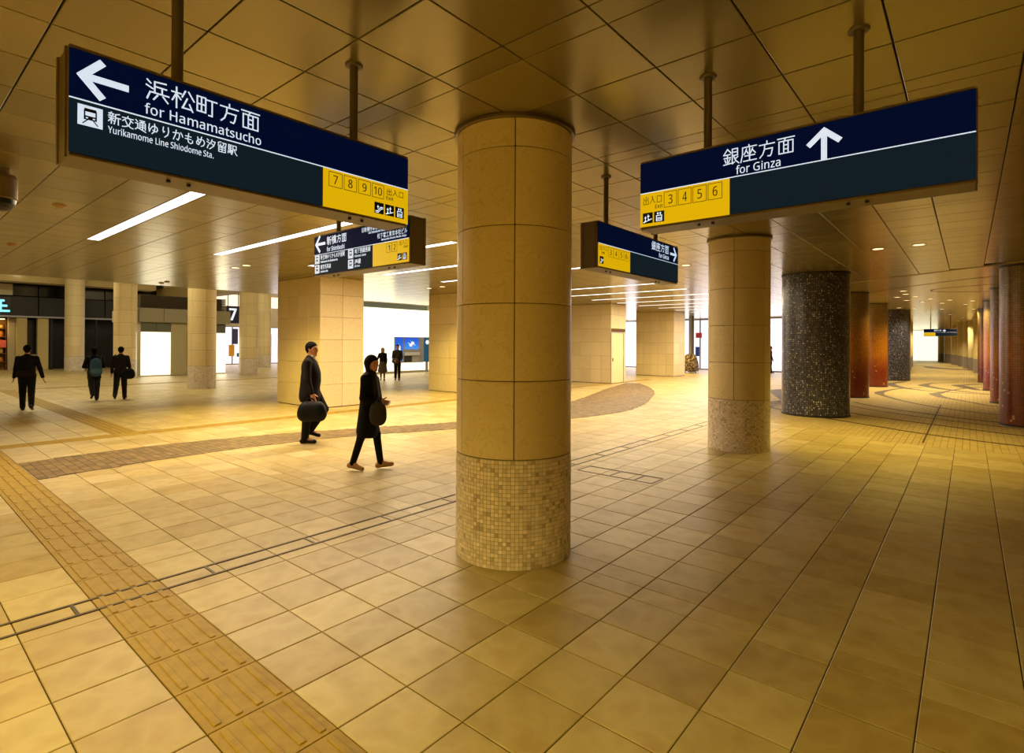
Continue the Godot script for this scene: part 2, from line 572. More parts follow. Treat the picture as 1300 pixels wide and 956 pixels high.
# ------------------------------------------------------------------ ceiling
func build_ceiling() -> void:
	var ce := Node3D.new()
	ce.name = "ceiling"
	add_child(ce)
	tag(ce, "bronze metal ceiling panels over the concourse", "ceiling", "", "structure")
	obj("deck", span(-19.5, 6, CEIL + 0.021, CEIL + 0.5, -47, 8), M.ceil_gap, ce)
	var cx := []
	var x := -0.342 + 0.598 * 10
	while x > -19.2:
		cx.append(x); x -= 0.598
	cx.append(-19.5)
	var zb := [-1.84]      # start of a 2.05 m bay: three panels and a slot
	var rows := []
	var z := 6.55
	while z > -1.5:
		rows.append([z, z - 0.594]); z -= 0.594
	z = -0.654 - 0.594 * 2
	rows = []
	for k in 15: rows.append([-2.434 + 0.594 * (15 - k), -2.434 + 0.594 * (14 - k)])
	z = -2.434
	while z > -46:
		rows.append([z, z - 0.2])
		for k in 3: rows.append([z - 0.2 - 0.6167 * k, z - 0.2 - 0.6167 * (k + 1)])
		z -= 2.05
	var pm := ceiling_mesh()
	rng.seed = 5
	var cells := []
	for i in cx.size() - 1:
		for r in rows:
			var px: float = (cx[i] + cx[i + 1]) / 2
			var pz: float = (r[0] + r[1]) / 2
			var w: float = cx[i] - cx[i + 1]
			var d: float = r[0] - r[1]
			if px > 3.6 and pz < -10: continue
			if smooth_zone(px, pz): continue
			if d < 0.3 and lit_slot(px, pz): continue
			cells.append([px, pz, w, d])
	var near := []
	for c in cells:
		var p := Vector3(c[0], CEIL, c[1])
		var q := pix(p)
		if q.z > 0.5 and seen(p, 80): near.append([c[2] * c[3] / pow(q.z, 3), c])
	near.sort_custom(func(a, b): return a[0] > b[0])
	var own := {}
	for k in mini(300, near.size()):
		var c: Array = near[k][1]
		own[c] = true
		var o := obj("ceiling_panel", pm, M.ceil[rng.randi() % 4], ce, Vector3(c[0], CEIL, c[1]))
		o.scale = Vector3(c[2] - 0.009, 1, c[3] - 0.009)
		o.rotation = Vector3(rng.randf_range(-1, 1) * 0.0012, 0, rng.randf_range(-1, 1) * 0.0012)
	var many := []
	for c in cells:
		if not own.has(c): many.append(c)
	var mm := MultiMesh.new()
	mm.transform_format = MultiMesh.TRANSFORM_3D
	mm.mesh = pm
	mm.instance_count = many.size()
	for k in many.size():
		var c: Array = many[k]
		mm.set_instance_transform(k, Transform3D(Basis.from_euler(Vector3(rng.randf_range(-1, 1) * 0.001, 0, rng.randf_range(-1, 1) * 0.001)) * Basis.from_scale(Vector3(c[2] - 0.009, 1, c[3] - 0.009)), Vector3(c[0], CEIL, c[1])))
	var mo := MultiMeshInstance3D.new()
	mo.name = "distant_ceiling_panels"
	mo.multimesh = mm
	mo.material_override = M.ceil[1]
	ce.add_child(mo)
	tag(mo, "", "", "", "stuff")
	# the corridor ceiling: smooth painted soffit behind a slanted edge, with joint arcs
	var L := [Vector2(-3.6, -18.75), Vector2(-3.6, -30), Vector2(-3.6, -46), Vector2(-5.2, -60), Vector2(-7.0, -78)]
	var R := [Vector2(4.0, -13.4), Vector2(4.0, -30), Vector2(4.0, -46), Vector2(4.0, -60), Vector2(4.0, -78)]
	var st := mb()
	slab_strip(st, L, R, CEIL - 0.012, CEIL + 0.3)
	for i in L.size() - 1:
		face(st, [Vector3(L[i].x, CEIL - 0.012, L[i].y), Vector3(L[i + 1].x, CEIL - 0.012, L[i + 1].y), Vector3(R[i + 1].x, CEIL - 0.012, R[i + 1].y), Vector3(R[i].x, CEIL - 0.012, R[i].y)], Vector3.DOWN)
	face(st, [Vector3(-3.6, CEIL - 0.012, -18.75), Vector3(4, CEIL - 0.012, -13.4), Vector3(4, CEIL + 0.3, -13.4), Vector3(-3.6, CEIL + 0.3, -18.75)], Vector3(0.5, 0, 0.8))
	obj("corridor_soffit", st, M.ceil_smooth, ce)
	for a in [[Vector2(-2.6, -21.9), Vector2(-1.9, -20.7), Vector2(-1.46, -20.2), Vector2(-0.6, -19.25), Vector2(0.22, -18.55), Vector2(1.6, -17.9)], [Vector2(1.0, -20.6), Vector2(-0.2, -21.0), Vector2(-0.85, -21.6), Vector2(-0.85, -22.4), Vector2(-0.2, -23.1), Vector2(1.0, -23.4)]]:
		var pts := smooth_line(a)
		var ws := []
		for p in pts: ws.append(0.035)
		var s2 := ribbon(pts, ws, CEIL - 0.016, CEIL - 0.010)
		var w2 := ribbon(pts, ws, CEIL - 0.010, CEIL - 0.016)
		obj("soffit_joint", w2, M.joint, ce)

func smooth_zone(x: float, z: float) -> bool:
	if x < -3.6: return false
	return z < -13.4 - (4.0 - x) * 0.704

func lit_slot(x: float, z: float) -> bool:
	if x < -11.72 or x > -6.77: return false
	var k := roundi((-2.534 - z) / 2.05)
	return k >= 0 and k <= 13 and k != 5

func ceiling_mesh() -> ArrayMesh:
	var st := mb()
	var c := 0.006
	var h := 0.5
	var q := h - c
	face(st, [Vector3(-q, 0, -q), Vector3(q, 0, -q), Vector3(q, 0, q), Vector3(-q, 0, q)], Vector3.DOWN)
	for k in 4:
		var b := Basis(Vector3.UP, PI / 2 * k)
		face(st, [b * Vector3(-q, 0, q), b * Vector3(q, 0, q), b * Vector3(h, 0.002, h), b * Vector3(-h, 0.002, h)], b * Vector3(0, -1, 1))
		face(st, [b * Vector3(-h, 0.002, h), b * Vector3(h, 0.002, h), b * Vector3(h, 0.02, h), b * Vector3(-h, 0.02, h)], b * Vector3(0, 0, 1))
	st.generate_normals()
	return st.commit()

# ------------------------------------------------------------------ walls that close the place
func build_walls() -> void:
	struct("wall_right", span(4.0, 4.3, 0, CEIL, -13.2, 8), M.wall, "plain beige wall along the right side of the concourse", "wall")
	struct("wall_back", span(-45, 4.3, 0, 7.6, 7.5, 7.9), M.wall, "plain beige wall behind the concourse", "wall")
	struct("wall_far", span(-21, -4.6, 0, CEIL - 0.03, -38.3, -37.8), M.wall, "far end wall of the hall behind the bright exits", "wall")
	# the corridor bends away to the left: a facetted wall behind its columns
	var pts := [Vector2(4.0, -13.0), Vector2(4.0, -30), Vector2(2.6, -34), Vector2(1.9, -45), Vector2(1.2, -55), Vector2(0.2, -65), Vector2(-1.6, -77)]
	var st := mb()
	for i in pts.size() - 1:
		wall_run(st, pts[i], pts[i + 1], CEIL, 0.3)
	struct("wall_corridor_right", st, M.wall, "beige wall behind the row of columns on the corridor's outer side", "wall")
	st = mb()
	var p2 := [Vector2(-4.4, -46.6), Vector2(-4.3, -36.2), Vector2(-4.5, -48), Vector2(-5.0, -58), Vector2(-6.4, -77)]
	for i in range(1, p2.size() - 1):
		wall_run(st, p2[i], p2[i + 1], CEIL, -0.3)
	struct("wall_corridor_left", st, M.wall, "beige wall behind the inner row of columns in the far corridor", "wall")
	# the high hall to the left
	struct("ceiling_hall", span(-45, -19.4, 7.4, 7.8, -50, 8), M.plaster, "high plain ceiling of the hall beyond the low concourse", "ceiling")
	struct("beam", span(-19.6, -19.42, CEIL - 0.0, 7.4, -47, 7.6), M.plaster, "upstand where the low bronze ceiling stops at the hall", "beam")
	struct("wall_left_end", span(-45, -19.5, 0, 7.6, -50.3, -50), M.plaster, "end wall of the high hall", "wall")

func wall_run(st: SurfaceTool, a: Vector2, b: Vector2, h: float, th: float) -> void:
	var t := (b - a).normalized()
	var n := Vector2(-t.y, t.x)
	var c := (a + b) / 2 + n * th / 2
	box(st, Vector3(c.x, h / 2, c.y), Vector3(absf(th), h, a.distance_to(b) + 0.1), 0.0, Transform3D(Basis.IDENTITY, Vector3(c.x, 0, c.y)) * Transform3D(Basis(Vector3.UP, atan2(t.x, t.y)), Vector3.ZERO) * Transform3D(Basis.IDENTITY, Vector3(-c.x, 0, -c.y)))

# ------------------------------------------------------------------ columns
func curved_panel(r: float, ang: float, h: float, depth := 0.03, seg := 7) -> ArrayMesh:
	# outer face of a cylinder sector centred on +Z, bottom at 0, with eased edges
	var st := mb()
	var bev := 0.003
	var P := func(a: float, y: float, rr: float) -> Vector3: return Vector3(sin(a) * rr, y, cos(a) * rr)
	var a0 := -ang / 2
	var da := ang / seg
	var eb := bev / r
	for k in seg:
		var s := a0 + da * k + (eb if k == 0 else 0.0)
		var e := a0 + da * (k + 1) - (eb if k == seg - 1 else 0.0)
		var out := Vector3(sin((s + e) / 2), 0, cos((s + e) / 2))
		st.set_smooth_group(1)
		face(st, [P.call(s, bev, r), P.call(e, bev, r), P.call(e, h - bev, r), P.call(s, h - bev, r)], out)
		st.set_smooth_group(-1)
		face(st, [P.call(s, bev, r), P.call(e, bev, r), P.call(e, 0, r - bev), P.call(s, 0, r - bev)], out - Vector3.UP)
		face(st, [P.call(s, h - bev, r), P.call(e, h - bev, r), P.call(e, h, r - bev), P.call(s, h, r - bev)], out + Vector3.UP)
		face(st, [P.call(s, h, r - bev), P.call(e, h, r - bev), P.call(e, h, r - depth), P.call(s, h, r - depth)], Vector3.UP)
		face(st, [P.call(s, 0, r - bev), P.call(e, 0, r - bev), P.call(e, 0, r - depth), P.call(s, 0, r - depth)], Vector3.DOWN)
	for sg in [-1.0, 1.0]:
		var s: float = sg * (ang / 2 - eb)
		var f: float = sg * ang / 2
		var side: Vector3 = Vector3(cos(f), 0, -sin(f)) * sg
		face(st, [P.call(s, bev, r), P.call(s, h - bev, r), P.call(f, h - bev, r - bev), P.call(f, bev, r - bev)], side)
		face(st, [P.call(f, 0, r - bev), P.call(f, h, r - bev), P.call(f, h, r - depth), P.call(f, 0, r - depth)], side)
	st.generate_normals()
	return st.commit()

func mosaic_mesh(r: float, h: float, cols: int, rows: int) -> ArrayMesh:
	var st := mb()
	rng.seed = 77
	var tw := TAU * r / cols
	var th := h / rows
	var base := [Color(0.88, 0.83, 0.77), Color(0.86, 0.805, 0.745), Color(0.90, 0.85, 0.79), Color(0.83, 0.775, 0.71), Color(0.71, 0.64, 0.56), Color(0.80, 0.74, 0.66)]
	for j in rows:
		for i in cols:
			var a := TAU * (i + 0.5) / cols + (0.5 if j % 2 else 0.0) * 0.0
			var pick := rng.randf()
			var c: Color = base[rng.randi() % 4] if pick < 0.86 else (base[4] if pick < 0.93 else base[5])
			var v := rng.randf_range(0.94, 1.05)
			st.set_color(Color(c.r * v, c.g * v, c.b * v).srgb_to_linear())
			var out := Vector3(sin(a), 0, cos(a))
			var rt := Vector3(cos(a), 0, -sin(a))
			var ct := out * (r + rng.randf_range(-0.0006, 0.0006)) + Vector3.UP * (j + 0.5) * th
			var hx := tw / 2 - 0.0021
			var hy := th / 2 - 0.0021
			var q := [ct - rt * hx - Vector3.UP * hy, ct + rt * hx - Vector3.UP * hy, ct + rt * hx + Vector3.UP * hy, ct - rt * hx + Vector3.UP * hy]
			face(st, q, out)
			for k in 4:
				var A: Vector3 = q[k]
				var B: Vector3 = q[(k + 1) % 4]
				face(st, [A, B, B - out * 0.004, A - out * 0.004], (A + B) / 2 - ct)
	st.generate_normals()
	return st.commit()

func round_column(label: String, r: float, height: float, offset: float) -> Node3D:
	var t := thing("round_column", label, "column", Vector3.ZERO, 0, "round cream stone columns")
	var co := mb()
	lathe(co, [Vector2(r - 0.012, 0), Vector2(r - 0.012, height)], 48)
	obj("core", co, M.joint, t)
	var g := mb()
	lathe(g, [Vector2(0, 0.0), Vector2(r - 0.0022, 0.0), Vector2(r - 0.0022, 0.845), Vector2(r - 0.02, 0.845)], 64)
	obj("mosaic_bed", g, M.mosaic_grout, t)
	var mz := obj("mosaic_tiles", mosaic_mesh(r + 0.001, 0.842, 96, 27), M.mosaic, t)
	tag(mz, "grey beige mosaic band round the foot", "", "", "stuff")
	var gap := 0.007 / r
	var pa := TAU / 6 - gap
	var y := 0.85
	rng.seed = int(offset * 100) + 3
	var full := curved_panel(r, pa, 0.599)
	while y < height - 0.05:
		var h := minf(0.599, height - y - 0.003)
		var m: ArrayMesh = full if h > 0.59 else curved_panel(r, pa, h)
		for k in 6:
			var o := obj("stone_panel", m, M.stone[rng.randi() % 3], t, Vector3(0, y, 0))
			o.rotation.y = offset + TAU / 6 * k
		y += 0.605
	if height < 4:
		var c := mb()
		lathe(c, [Vector2(r - 0.01, height - 0.032), Vector2(r + 0.022, height - 0.032), Vector2(r + 0.028, height - 0.026), Vector2(r + 0.028, height), Vector2(r - 0.01, height)], 64)
		obj("top_collar", c, M.steel, t)
	return t

func uv_cylinder(r: float, h: float, seg := 64) -> ArrayMesh:
	var st := mb(true)
	for k in seg:
		var v := []
		for e in [[k, 0.0], [k + 1, 0.0], [k + 1, 1.0], [k, 1.0]]:
			v.append([Vector3(sin(TAU * e[0] / seg) * r, e[1] * h, cos(TAU * e[0] / seg) * r), Vector2(float(e[0]) / seg, 1.0 - e[1])])
		for i in [0, 2, 1, 0, 3, 2]:
			st.set_uv(v[i][1])
			st.set_normal(Vector3(v[i][0].x, 0, v[i][0].z).normalized())
			st.add_vertex(v[i][0])
	return st.commit()

func mosaic_image(w: int, h: int, cell: int, pick: Callable) -> ImageTexture:
	var im := Image.create(w, h, false, Image.FORMAT_RGB8)
	for j in h / cell:
		for i in w / cell:
			var c: Color = pick.call(i, j, float(j) * cell / h)
			im.fill_rect(Rect2i(i * cell, j * cell, cell, cell), c.darkened(0.35))
			im.fill_rect(Rect2i(i * cell + 1, j * cell + 1, cell - 1, cell - 1), c)
	return ImageTexture.create_from_image(im)

func dotted_image(nx: int, ny: int, cell: int) -> ImageTexture:
	# small dark glass tiles, each second one or so with a pale round fleck
	var im := Image.create(nx * cell, ny * cell, false, Image.FORMAT_RGB8)
	for j in ny:
		for i in nx:
			var c := Color(0.20, 0.205, 0.28) * rng.randf_range(0.65, 1.35)
			im.fill_rect(Rect2i(i * cell, j * cell, cell, cell), c.darkened(0.4))
			im.fill_rect(Rect2i(i * cell + 1, j * cell + 1, cell - 1, cell - 1), c)
			if rng.randf() < 0.5:
				var v := rng.randf_range(0.4, 1.0)
				var d := Color(0.80 * v, 0.79 * v, 0.78 * v)
				var r := rng.randi_range(4, 6)
				var x := i * cell + rng.randi_range(1, cell - r)
				var y := j * cell + rng.randi_range(1, cell - r)
				im.fill_rect(Rect2i(x + 1, y, r - 2, r), d)
				im.fill_rect(Rect2i(x, y + 1, r, r - 2), d)
	return ImageTexture.create_from_image(im)

func glazed_column(called: String, label: String, r: float, tex: Texture2D, group: String, at: Vector3) -> Node3D:
	var t := thing(called, label, "column", at, 0, group)
	var m := mat(Color.WHITE, 0.28, 0.0, 0.5)
	m.albedo_texture = tex
	var top := CEIL - (0.016 if smooth_zone(at.x, at.z) or at.z < -18 else 0.004)
	obj("mosaic_shaft", uv_cylinder(r, top), m, t)
	var c := mb()
	lathe(c, [Vector2(r, 0.0), Vector2(r + 0.012, 0.0), Vector2(r + 0.012, 0.035), Vector2(r, 0.04)], 48)
	lathe(c, [Vector2(r, top - 0.03), Vector2(r + 0.012, top - 0.03), Vector2(r + 0.012, top), Vector2(r, top)], 48)
	obj("edge_ring", c, M.dark, t)
	return t

func square_pillar(label: String, x0: float, x1: float, z0: float, z1: float, nx: int, nz: int, with_door := false) -> Node3D:
	var c := Vector3((x0 + x1) / 2, 0, (z0 + z1) / 2)
	var w := x1 - x0
	var d := z1 - z0
	var t := thing("square_pillar", label, "pillar", c, 0, "square cream stone pillars")
	obj("core", span(-w / 2 + 0.03, w / 2 - 0.03, 0, CEIL - 0.004, -d / 2 + 0.03, d / 2 - 0.03), M.joint, t)
	rng.seed = int(absf(x0 * 10 + z0 * 100))
	for side in 4:
		var n := nx if side % 2 == 0 else nz
		var len := (w if side % 2 == 0 else d)
		var dist := (d if side % 2 == 0 else w) / 2
		var y := 0.02
		var pw := len / n
		var st := bx(Vector3(pw - 0.008, 0.597, 0.03), 0.003)
		st.generate_normals()
		var m: ArrayMesh = st.commit()
		while y < CEIL - 0.1:
			var h := minf(0.597, CEIL - y - 0.004)
			for k in n:
				if with_door and side == 1 and y < 2.3: continue
				var st2: ArrayMesh = m
				if h < 0.59:
					var s3 := bx(Vector3(pw - 0.008, h, 0.03), 0.003)
					s3.generate_normals()
					st2 = s3.commit()
				var b := Basis(Vector3.UP, side * PI / 2)
				var o := obj("stone_panel", st2, M.stone[rng.randi() % 3], t, b * Vector3(-len / 2 + pw * (k + 0.5), y + h / 2, dist - 0.015))
				o.rotation.y = side * PI / 2
			y += 0.603
	return t

func build_columns() -> void:
	var r := 0.488
	var first := round_column("nearest round cream column with grey mosaic foot, between the hanging signs", r, CEIL - 0.004, deg_to_rad(10.2))
	first.position = Vector3(-2.985, 0, -3.575)
	var high := round_column("round cream column in the hall just left of the glowing kiosk, beside the two walkers", 0.475, 7.38, 0.3)
	high.position = Vector3(-31.4, 0, -8.1)
	dup(first, Vector3(-2.985, 0, -9.52), 0.5, "second round cream column in the row, left of the speckled blue column")
	dup(high, Vector3(-40.9, 0, -8.0), 0.2, "round cream column standing before the dark shop glazing")
	dup(high, Vector3(-22.2, 0, -8.17), 0.7, "round cream column in front of the glowing kiosk")
	dup(high, Vector3(-30.6, 0, -13.65), 0.1, "round cream column between the kiosk and the large square pillar")
	dup(high, Vector3(-38.0, 0, -18.0), 0.4, "pale round column far behind, among the bright shopfronts")
	rng.seed = 31
	var blue := dotted_image(96, 70, 10)
	glazed_column("speckled_column", "thick dark blue column with pale speckled mosaic, behind the second cream column", 0.755, blue, "speckled dark blue columns", Vector3(-2.97, 0, -15.42))
	glazed_column("speckled_column", "second dark blue speckled column, farther down the corridor behind the orange ones", 0.75, blue, "speckled dark blue columns", Vector3(-2.97, 0, -33.4))
	var red := mosaic_image(480, 560, 8, func(i, j, v):
		var upper := Color(0.50, 0.42, 0.24)
		var mid := Color(0.62, 0.385, 0.08)
		var low := Color(0.44, 0.165, 0.06)
		var c := upper.lerp(mid, smoothstep(0.05, 0.5, v)) if v < 0.55 else mid.lerp(low, smoothstep(0.55, 0.85, v))
		c = c * rng.randf_range(0.90, 1.08)
		if rng.randf() < 0.03 * smoothstep(0.45, 0.9, v): c = Color(0.66, 0.50, 0.34)
		return c)
	var g := "orange to red mosaic columns"
	glazed_column("orange_column", "orange mosaic column shading to red, just right of the thick blue column", 0.48, red, g, Vector3(-3.02, 0, -21.5))
	glazed_column("orange_column", "orange mosaic column second behind the thick blue column, next to the smaller blue one", 0.48, red, g, Vector3(-3.08, 0, -27.6))
	glazed_column("red_column", "dark red mosaic column nearest on the corridor's right, cut by the photo's edge", 0.48, red, g, Vector3(1.0, 0, -16.35))
	glazed_column("red_column", "second red mosaic column on the corridor's right, partly behind the nearest", 0.5, red, g, Vector3(1.0, 0, -22.35))
	glazed_column("red_column", "third red mosaic column on the corridor's right", 0.52, red, g, Vector3(0.95, 0, -28.4))
	glazed_column("red_column", "fourth and farthest red mosaic column on the corridor's right", 0.52, red, g, Vector3(0.84, 0, -34.2))
	square_pillar("big square cream stone pillar behind the two walkers, nearest of the four", -15.4, -13.1, -9.05, -7.7, 4, 2)
	square_pillar("square cream pillar right of the bright white wall, half hidden by the round column", -15.3, -13.1, -15.2, -13.4, 4, 3)
	var p3 := square_pillar("square cream pillar with a narrow door under a downlight", -14.1, -12.0, -22.35, -21.0, 4, 2, true)
	var dw := 1.35
	obj("side_panel", span(1.02, 1.05, 0.02, 2.29, -0.665, -0.5, 0.003), M.stone[1], p3)
	var df := mb()
	box(df, Vector3(1.045, 2.255, 0.09), Vector3(0.04, 0.05, 1.16), 0.004)
	for s in [-0.47, 0.65]: box(df, Vector3(1.045, 1.13, s), Vector3(0.04, 2.26, 0.05), 0.004)
	obj("door_frame", df, M.frame, p3)
	var dr := obj("service_door", span(1.02, 1.045, 0.02, 2.23, -0.44, 0.62, 0.004), M.stone[2], p3)
	obj("door_handle", bx(Vector3(0.03, 0.16, 0.04), 0.006, Vector3(1.06, 1.05, 0.52)), M.steel, dr)
	square_pillar("farthest square cream pillar, beside the exit with the blue poster", -14.45, -12.2, -29.6, -28.1, 5, 2)
	# far corridor columns: cream shafts on grey feet
	var spots := [[1.05, -38.6, 1], [0.95, -42.0, 1], [0.72, -46.0, 1], [0.45, -50.5, 1], [0.15, -55.0, 1], [-0.25, -60, 1], [-0.75, -65.0, 1], [-1.4, -70.0, 1], [-2.05, -74.0, 1], [-3.4, -42.2, 0], [-3.6, -47.5, 0], [-3.95, -54.5, 0], [-4.5, -62, 0]]
	var c0: Node3D = null
	var nth := ["first", "second", "third", "fourth", "fifth", "sixth", "seventh", "eighth", "ninth"]
	var count := [0, 0]
	for s in spots:
		var lab: String = "pale corridor column on a grey foot, %s beyond the red columns along the outer wall" if s[2] else "pale corridor column on a grey foot, %s behind the smaller blue column"
		lab = lab % nth[count[s[2]]]
		count[s[2]] += 1
		var grp: String = "far corridor columns, outer row" if s[2] else "far corridor columns, inner row"
		if c0 == null:
			c0 = thing("corridor_column", lab, "column", Vector3(s[0], 0, s[1]), 0, grp)
			var a := mb()
			lathe(a, [Vector2(0.5, 0.9), Vector2(0.5, CEIL - 0.016)], 32)
			obj("shaft", a, M.stone[0], c0)
			var b := mb()
			lathe(b, [Vector2(0.505, 0), Vector2(0.505, 0.9), Vector2(0.49, 0.9)], 32)
			obj("foot", b, mat(Color(0.56, 0.53, 0.55), 0.4), c0)
		else:
			dup(c0, Vector3(s[0], 0, s[1]), 0, lab, grp)

# ------------------------------------------------------------------ lettering
# each glyph: strokes of two-digit x, y points in a 100 x 100 square, y downwards
const GLYPH := {
	"浜": "08102222 05343044 08922060 84083812 38123860 38328632 68326860 26609660 50683490 72689290",
	"松": "02284228 22042296 22300466 22344054 60104640 74109846 68424888 46888688 78669296",
	"町": "06124412 06120680 44124480 25122580 06464446 06804480 50189618 7418748870885888",
	"方": "50045020 07229322 3822365026761092 36488248767870905688",
	"面": "04109610 48104026 12261292 88268892 12268826 12928892 38263892 62266292 38486248 38706270",
	"新": "25032512 06144414 14201832 38203232 04344834 06504650 26342696 26540480 28585076 90085816 581658554896 58429842 80428096",
	"交": "50045018 06209420 32280848 66289048 7242587830920696 3042447072929296",
	"通": "08102024 04382438 24382274 22740490 22749098 40108010 80106224 52165826 40284080 40288628 86288680 40468646 40648664 63286382",
	"ゆ": "14140950148022564032622480368454747056724462 5806604056723694",
	"り": "2810244030563846 7006744066724096",
	"か": "063458286636627052924084 360628501092 762088369454",
	"も": "440636604286629480848064 14346634 12586458",
	"め": "221626463876 60085050308414781260283856288036885878825694",
	"汐": "08102222 05343044 08922060 560646343252 54228622 862272623296 52447058",
	"留": "38041212 12121244 12444038 32264248 50109010 90108644 86447442 68106234 62344848 16541696 16548454 84548496 50545096 16748474 16968496",
	"駅": "10081056 10084408 10244224 10404240 28082856 10564656 46564484 44843692 06680488 17681982 27663080 36643974 56109010 90109044 56449044 56105660 56604496 70448076 80769896",
	"出": "50045092 18141846 82148246 18468246 10561092 90569092 10929092",
	"入": "3410501246460892 50246462 64629492",
	"口": "16161686 16168416 84168486 16868486",
	"銀": "28040436 28045028 12364436 06544854 28362890 12641880 44623680 04925088 58089008 90089046 58469046 58279027 58085892 58927284 66467876 78769894 92567866",
	"座": "52025212 14149614 14141452 14520496 38242454 38364852 74246054 74369054 56225690 28648664 20929692",
	"橋": "02263626 20042096 20300464 20343452 82044812 40209620 66086620 64204440 68209440 54345448 80348048 54348034 54488048 46564696 46569256 92569292 58685884 80688084 58688068 58848084",
	"旧": "14081494 36123690 36128812 88128890 36508850 36908890",
	"停": "24040644 16301696 62046212 34169616 46244638 82248238 46248224 46388238 36463658 36469446 94469458 44648664 65646592 65925494",
	"車": "14148614 22262264 78267864 22267826 22457845 22647864 06809480 50045098",
	"場": "02343434 18081880 02863674 48064836 88068836 48068806 48218821 48368836 36489848 52483870 50589258 92588694 66584492 80586096",
	"・": "42424258 58425858 42424258 42504258 42505850",
	"シ": "16163226 08422452 16906070 60709030",
	"テ": "20148014 06409440 52404670 46702694",
	"ィ": "80365060 50602270 54585496",
	"セ": "06409228 92287458 34063480 34804690 46908890",
	"ン": "12163632 14906070 60709228",
	"タ": "40042634 26340850 36208620 86207066 70662496 34446464",
	"ー": "06509450",
	"下": "06129412 48124896 52368054",
	"電": "14088608 06220636 06229422 94229436 50085042 20303830 62308030 18541884 80548084 18548054 18688068 18848084 50485092 50929492",
	"工": "14148614 50145086 04869686",
	"東": "08169216 22282260 78287860 22287828 22447844 22607860 50045098 48600690 52609490",
	"京": "50045016 06189418 24302452 76307652 24307630 24527652 50525092 32641288 68648888",
	"本": "06269426 50045098 48280676 52289476 30747074",
	"社": "22042216 04244024 40240662 24462498 28524264 52369436 72067290 44909890",
	"ビ": "24082484 24843692 36928488 24467034 70067820 84049216",
	"ル": "26142650 26500890 54105484 54849252",
	"都": "06225022 28042840 02425642 52100670 18541894 48544894 18544854 18734873 18944894 62086298 62089208 92087842 78429466 94667278",
	"営": "20062618 48045016 80047018 06240638 06249424 94249438 30363054 70367054 30367036 30547054 20662094 80668094 20668066 20948094",
	"浅": "08102222 05343044 08922060 36208616 36409036 34629456 60046660 66609292 88645094 78048812",
	"草": "06149414 32043224 68046824 24302462 76307662 24307630 24467646 24627662 06769476 50625098",
	"線": "22041024 10242636 36180854 08544250 24522496 10660684 36644280 70026412 54145444 88148844 54148814 54298829 54448844 70447090 70906094 50606460 64604686 90507262 74629890",
	"地": "02363636 20082078 02844070 48164882 48829692 96929674 36509030 90308864 68046872",
	"鉄": "28040436 28045028 12364436 06544854 28362890 04925088 64065434 58249424 50489848 76047452 74525096 76529896"}

func stroke(st: SurfaceTool, a: Vector2, b: Vector2, w: float, z: float) -> void:
	var d := b - a
	if d.length() < 1e-6: return
	var t := d.normalized()
	var n := Vector2(-t.y, t.x) * w / 2
	a -= t * w * 0.4
	b += t * w * 0.4
	face(st, [Vector3(a.x - n.x, a.y - n.y, z), Vector3(b.x - n.x, b.y - n.y, z), Vector3(b.x + n.x, b.y + n.y, z), Vector3(a.x + n.x, a.y + n.y, z)], Vector3(0, 0, 1))

# text in a box given by its left, top, right, bottom on the sign face (metres, top-left origin)
func kanji(parent: Node3D, text: String, l: float, t: float, r: float, b: float, m: Material, weight := 0.085) -> void:
	var st := mb()
	var cw := (r - l) / text.length()
	var h := b - t
	var gw := minf(cw * 0.94, h * 1.25)
	for i in text.length():
		var z := 0.0014
		var ox := l + cw * (i + 0.5) - gw / 2
		for s in (GLYPH[text[i]] as String).split(" ", false):
			var prev := Vector2.INF
			var q: String = s
			for k in q.length() / 4:
				var p := Vector2(ox + q.substr(k * 4, 2).to_int() / 100.0 * gw, -(t + q.substr(k * 4 + 2, 2).to_int() / 100.0 * h))
				if prev != Vector2.INF:
					stroke(st, prev, p, weight * minf(gw, h), z)
					z += 0.000012
				prev = p
	obj("lettering", st, m, parent)

func latin(parent: Node3D, text: String, l: float, t: float, r: float, b: float, m: Material, bold := false) -> void:
	var tm := TextMesh.new()
	var f := SystemFont.new()
	f.font_names = PackedStringArray(["Droid Sans"])
	if bold: f.font_weight = 700
	tm.font = f
	tm.text = text
	tm.font_size = 48
	tm.pixel_size = 0.01
	tm.depth = 0.01
	var bb := tm.get_aabb()
	var o := obj("lettering", tm, m, parent)
	var sx := (r - l) / maxf(bb.size.x, 1e-4)
	var sy := (b - t) / maxf(bb.size.y, 1e-4)
	o.scale = Vector3(sx, sy, 0.2)
	o.position = Vector3(l - bb.position.x * sx, -b - bb.position.y * sy, 0.0008)

func plate(parent: Node3D, called: String, l: float, t: float, r: float, b: float, m: Material, z0 := -0.004, z1 := 0.0) -> MeshInstance3D:
	return obj(called, span(l, r, -b, -t, z0, z1, 0.0006), m, parent)

func frame_lines(st: SurfaceTool, l: float, t: float, r: float, b: float, w: float) -> void:
	for e in [[l, t, r, t], [r, t, r, b], [r, b, l, b], [l, b, l, t]]:
		stroke(st, Vector2(e[0], -e[1]), Vector2(e[2], -e[3]), w, 0.0016)

func number_box(parent: Node3D, text: String, l: float, t: float, r: float, b: float) -> void:
	var st := mb()
	frame_lines(st, l, t, r, b, 0.0035)
	obj("number_frame", st, M.ink, parent)
	var w := r - l
	var inset := 0.33 if text.length() == 1 else 0.16
	latin(parent, text, l + w * inset, t + (b - t) * 0.2, r - w * inset, b - (b - t) * 0.2, M.ink)

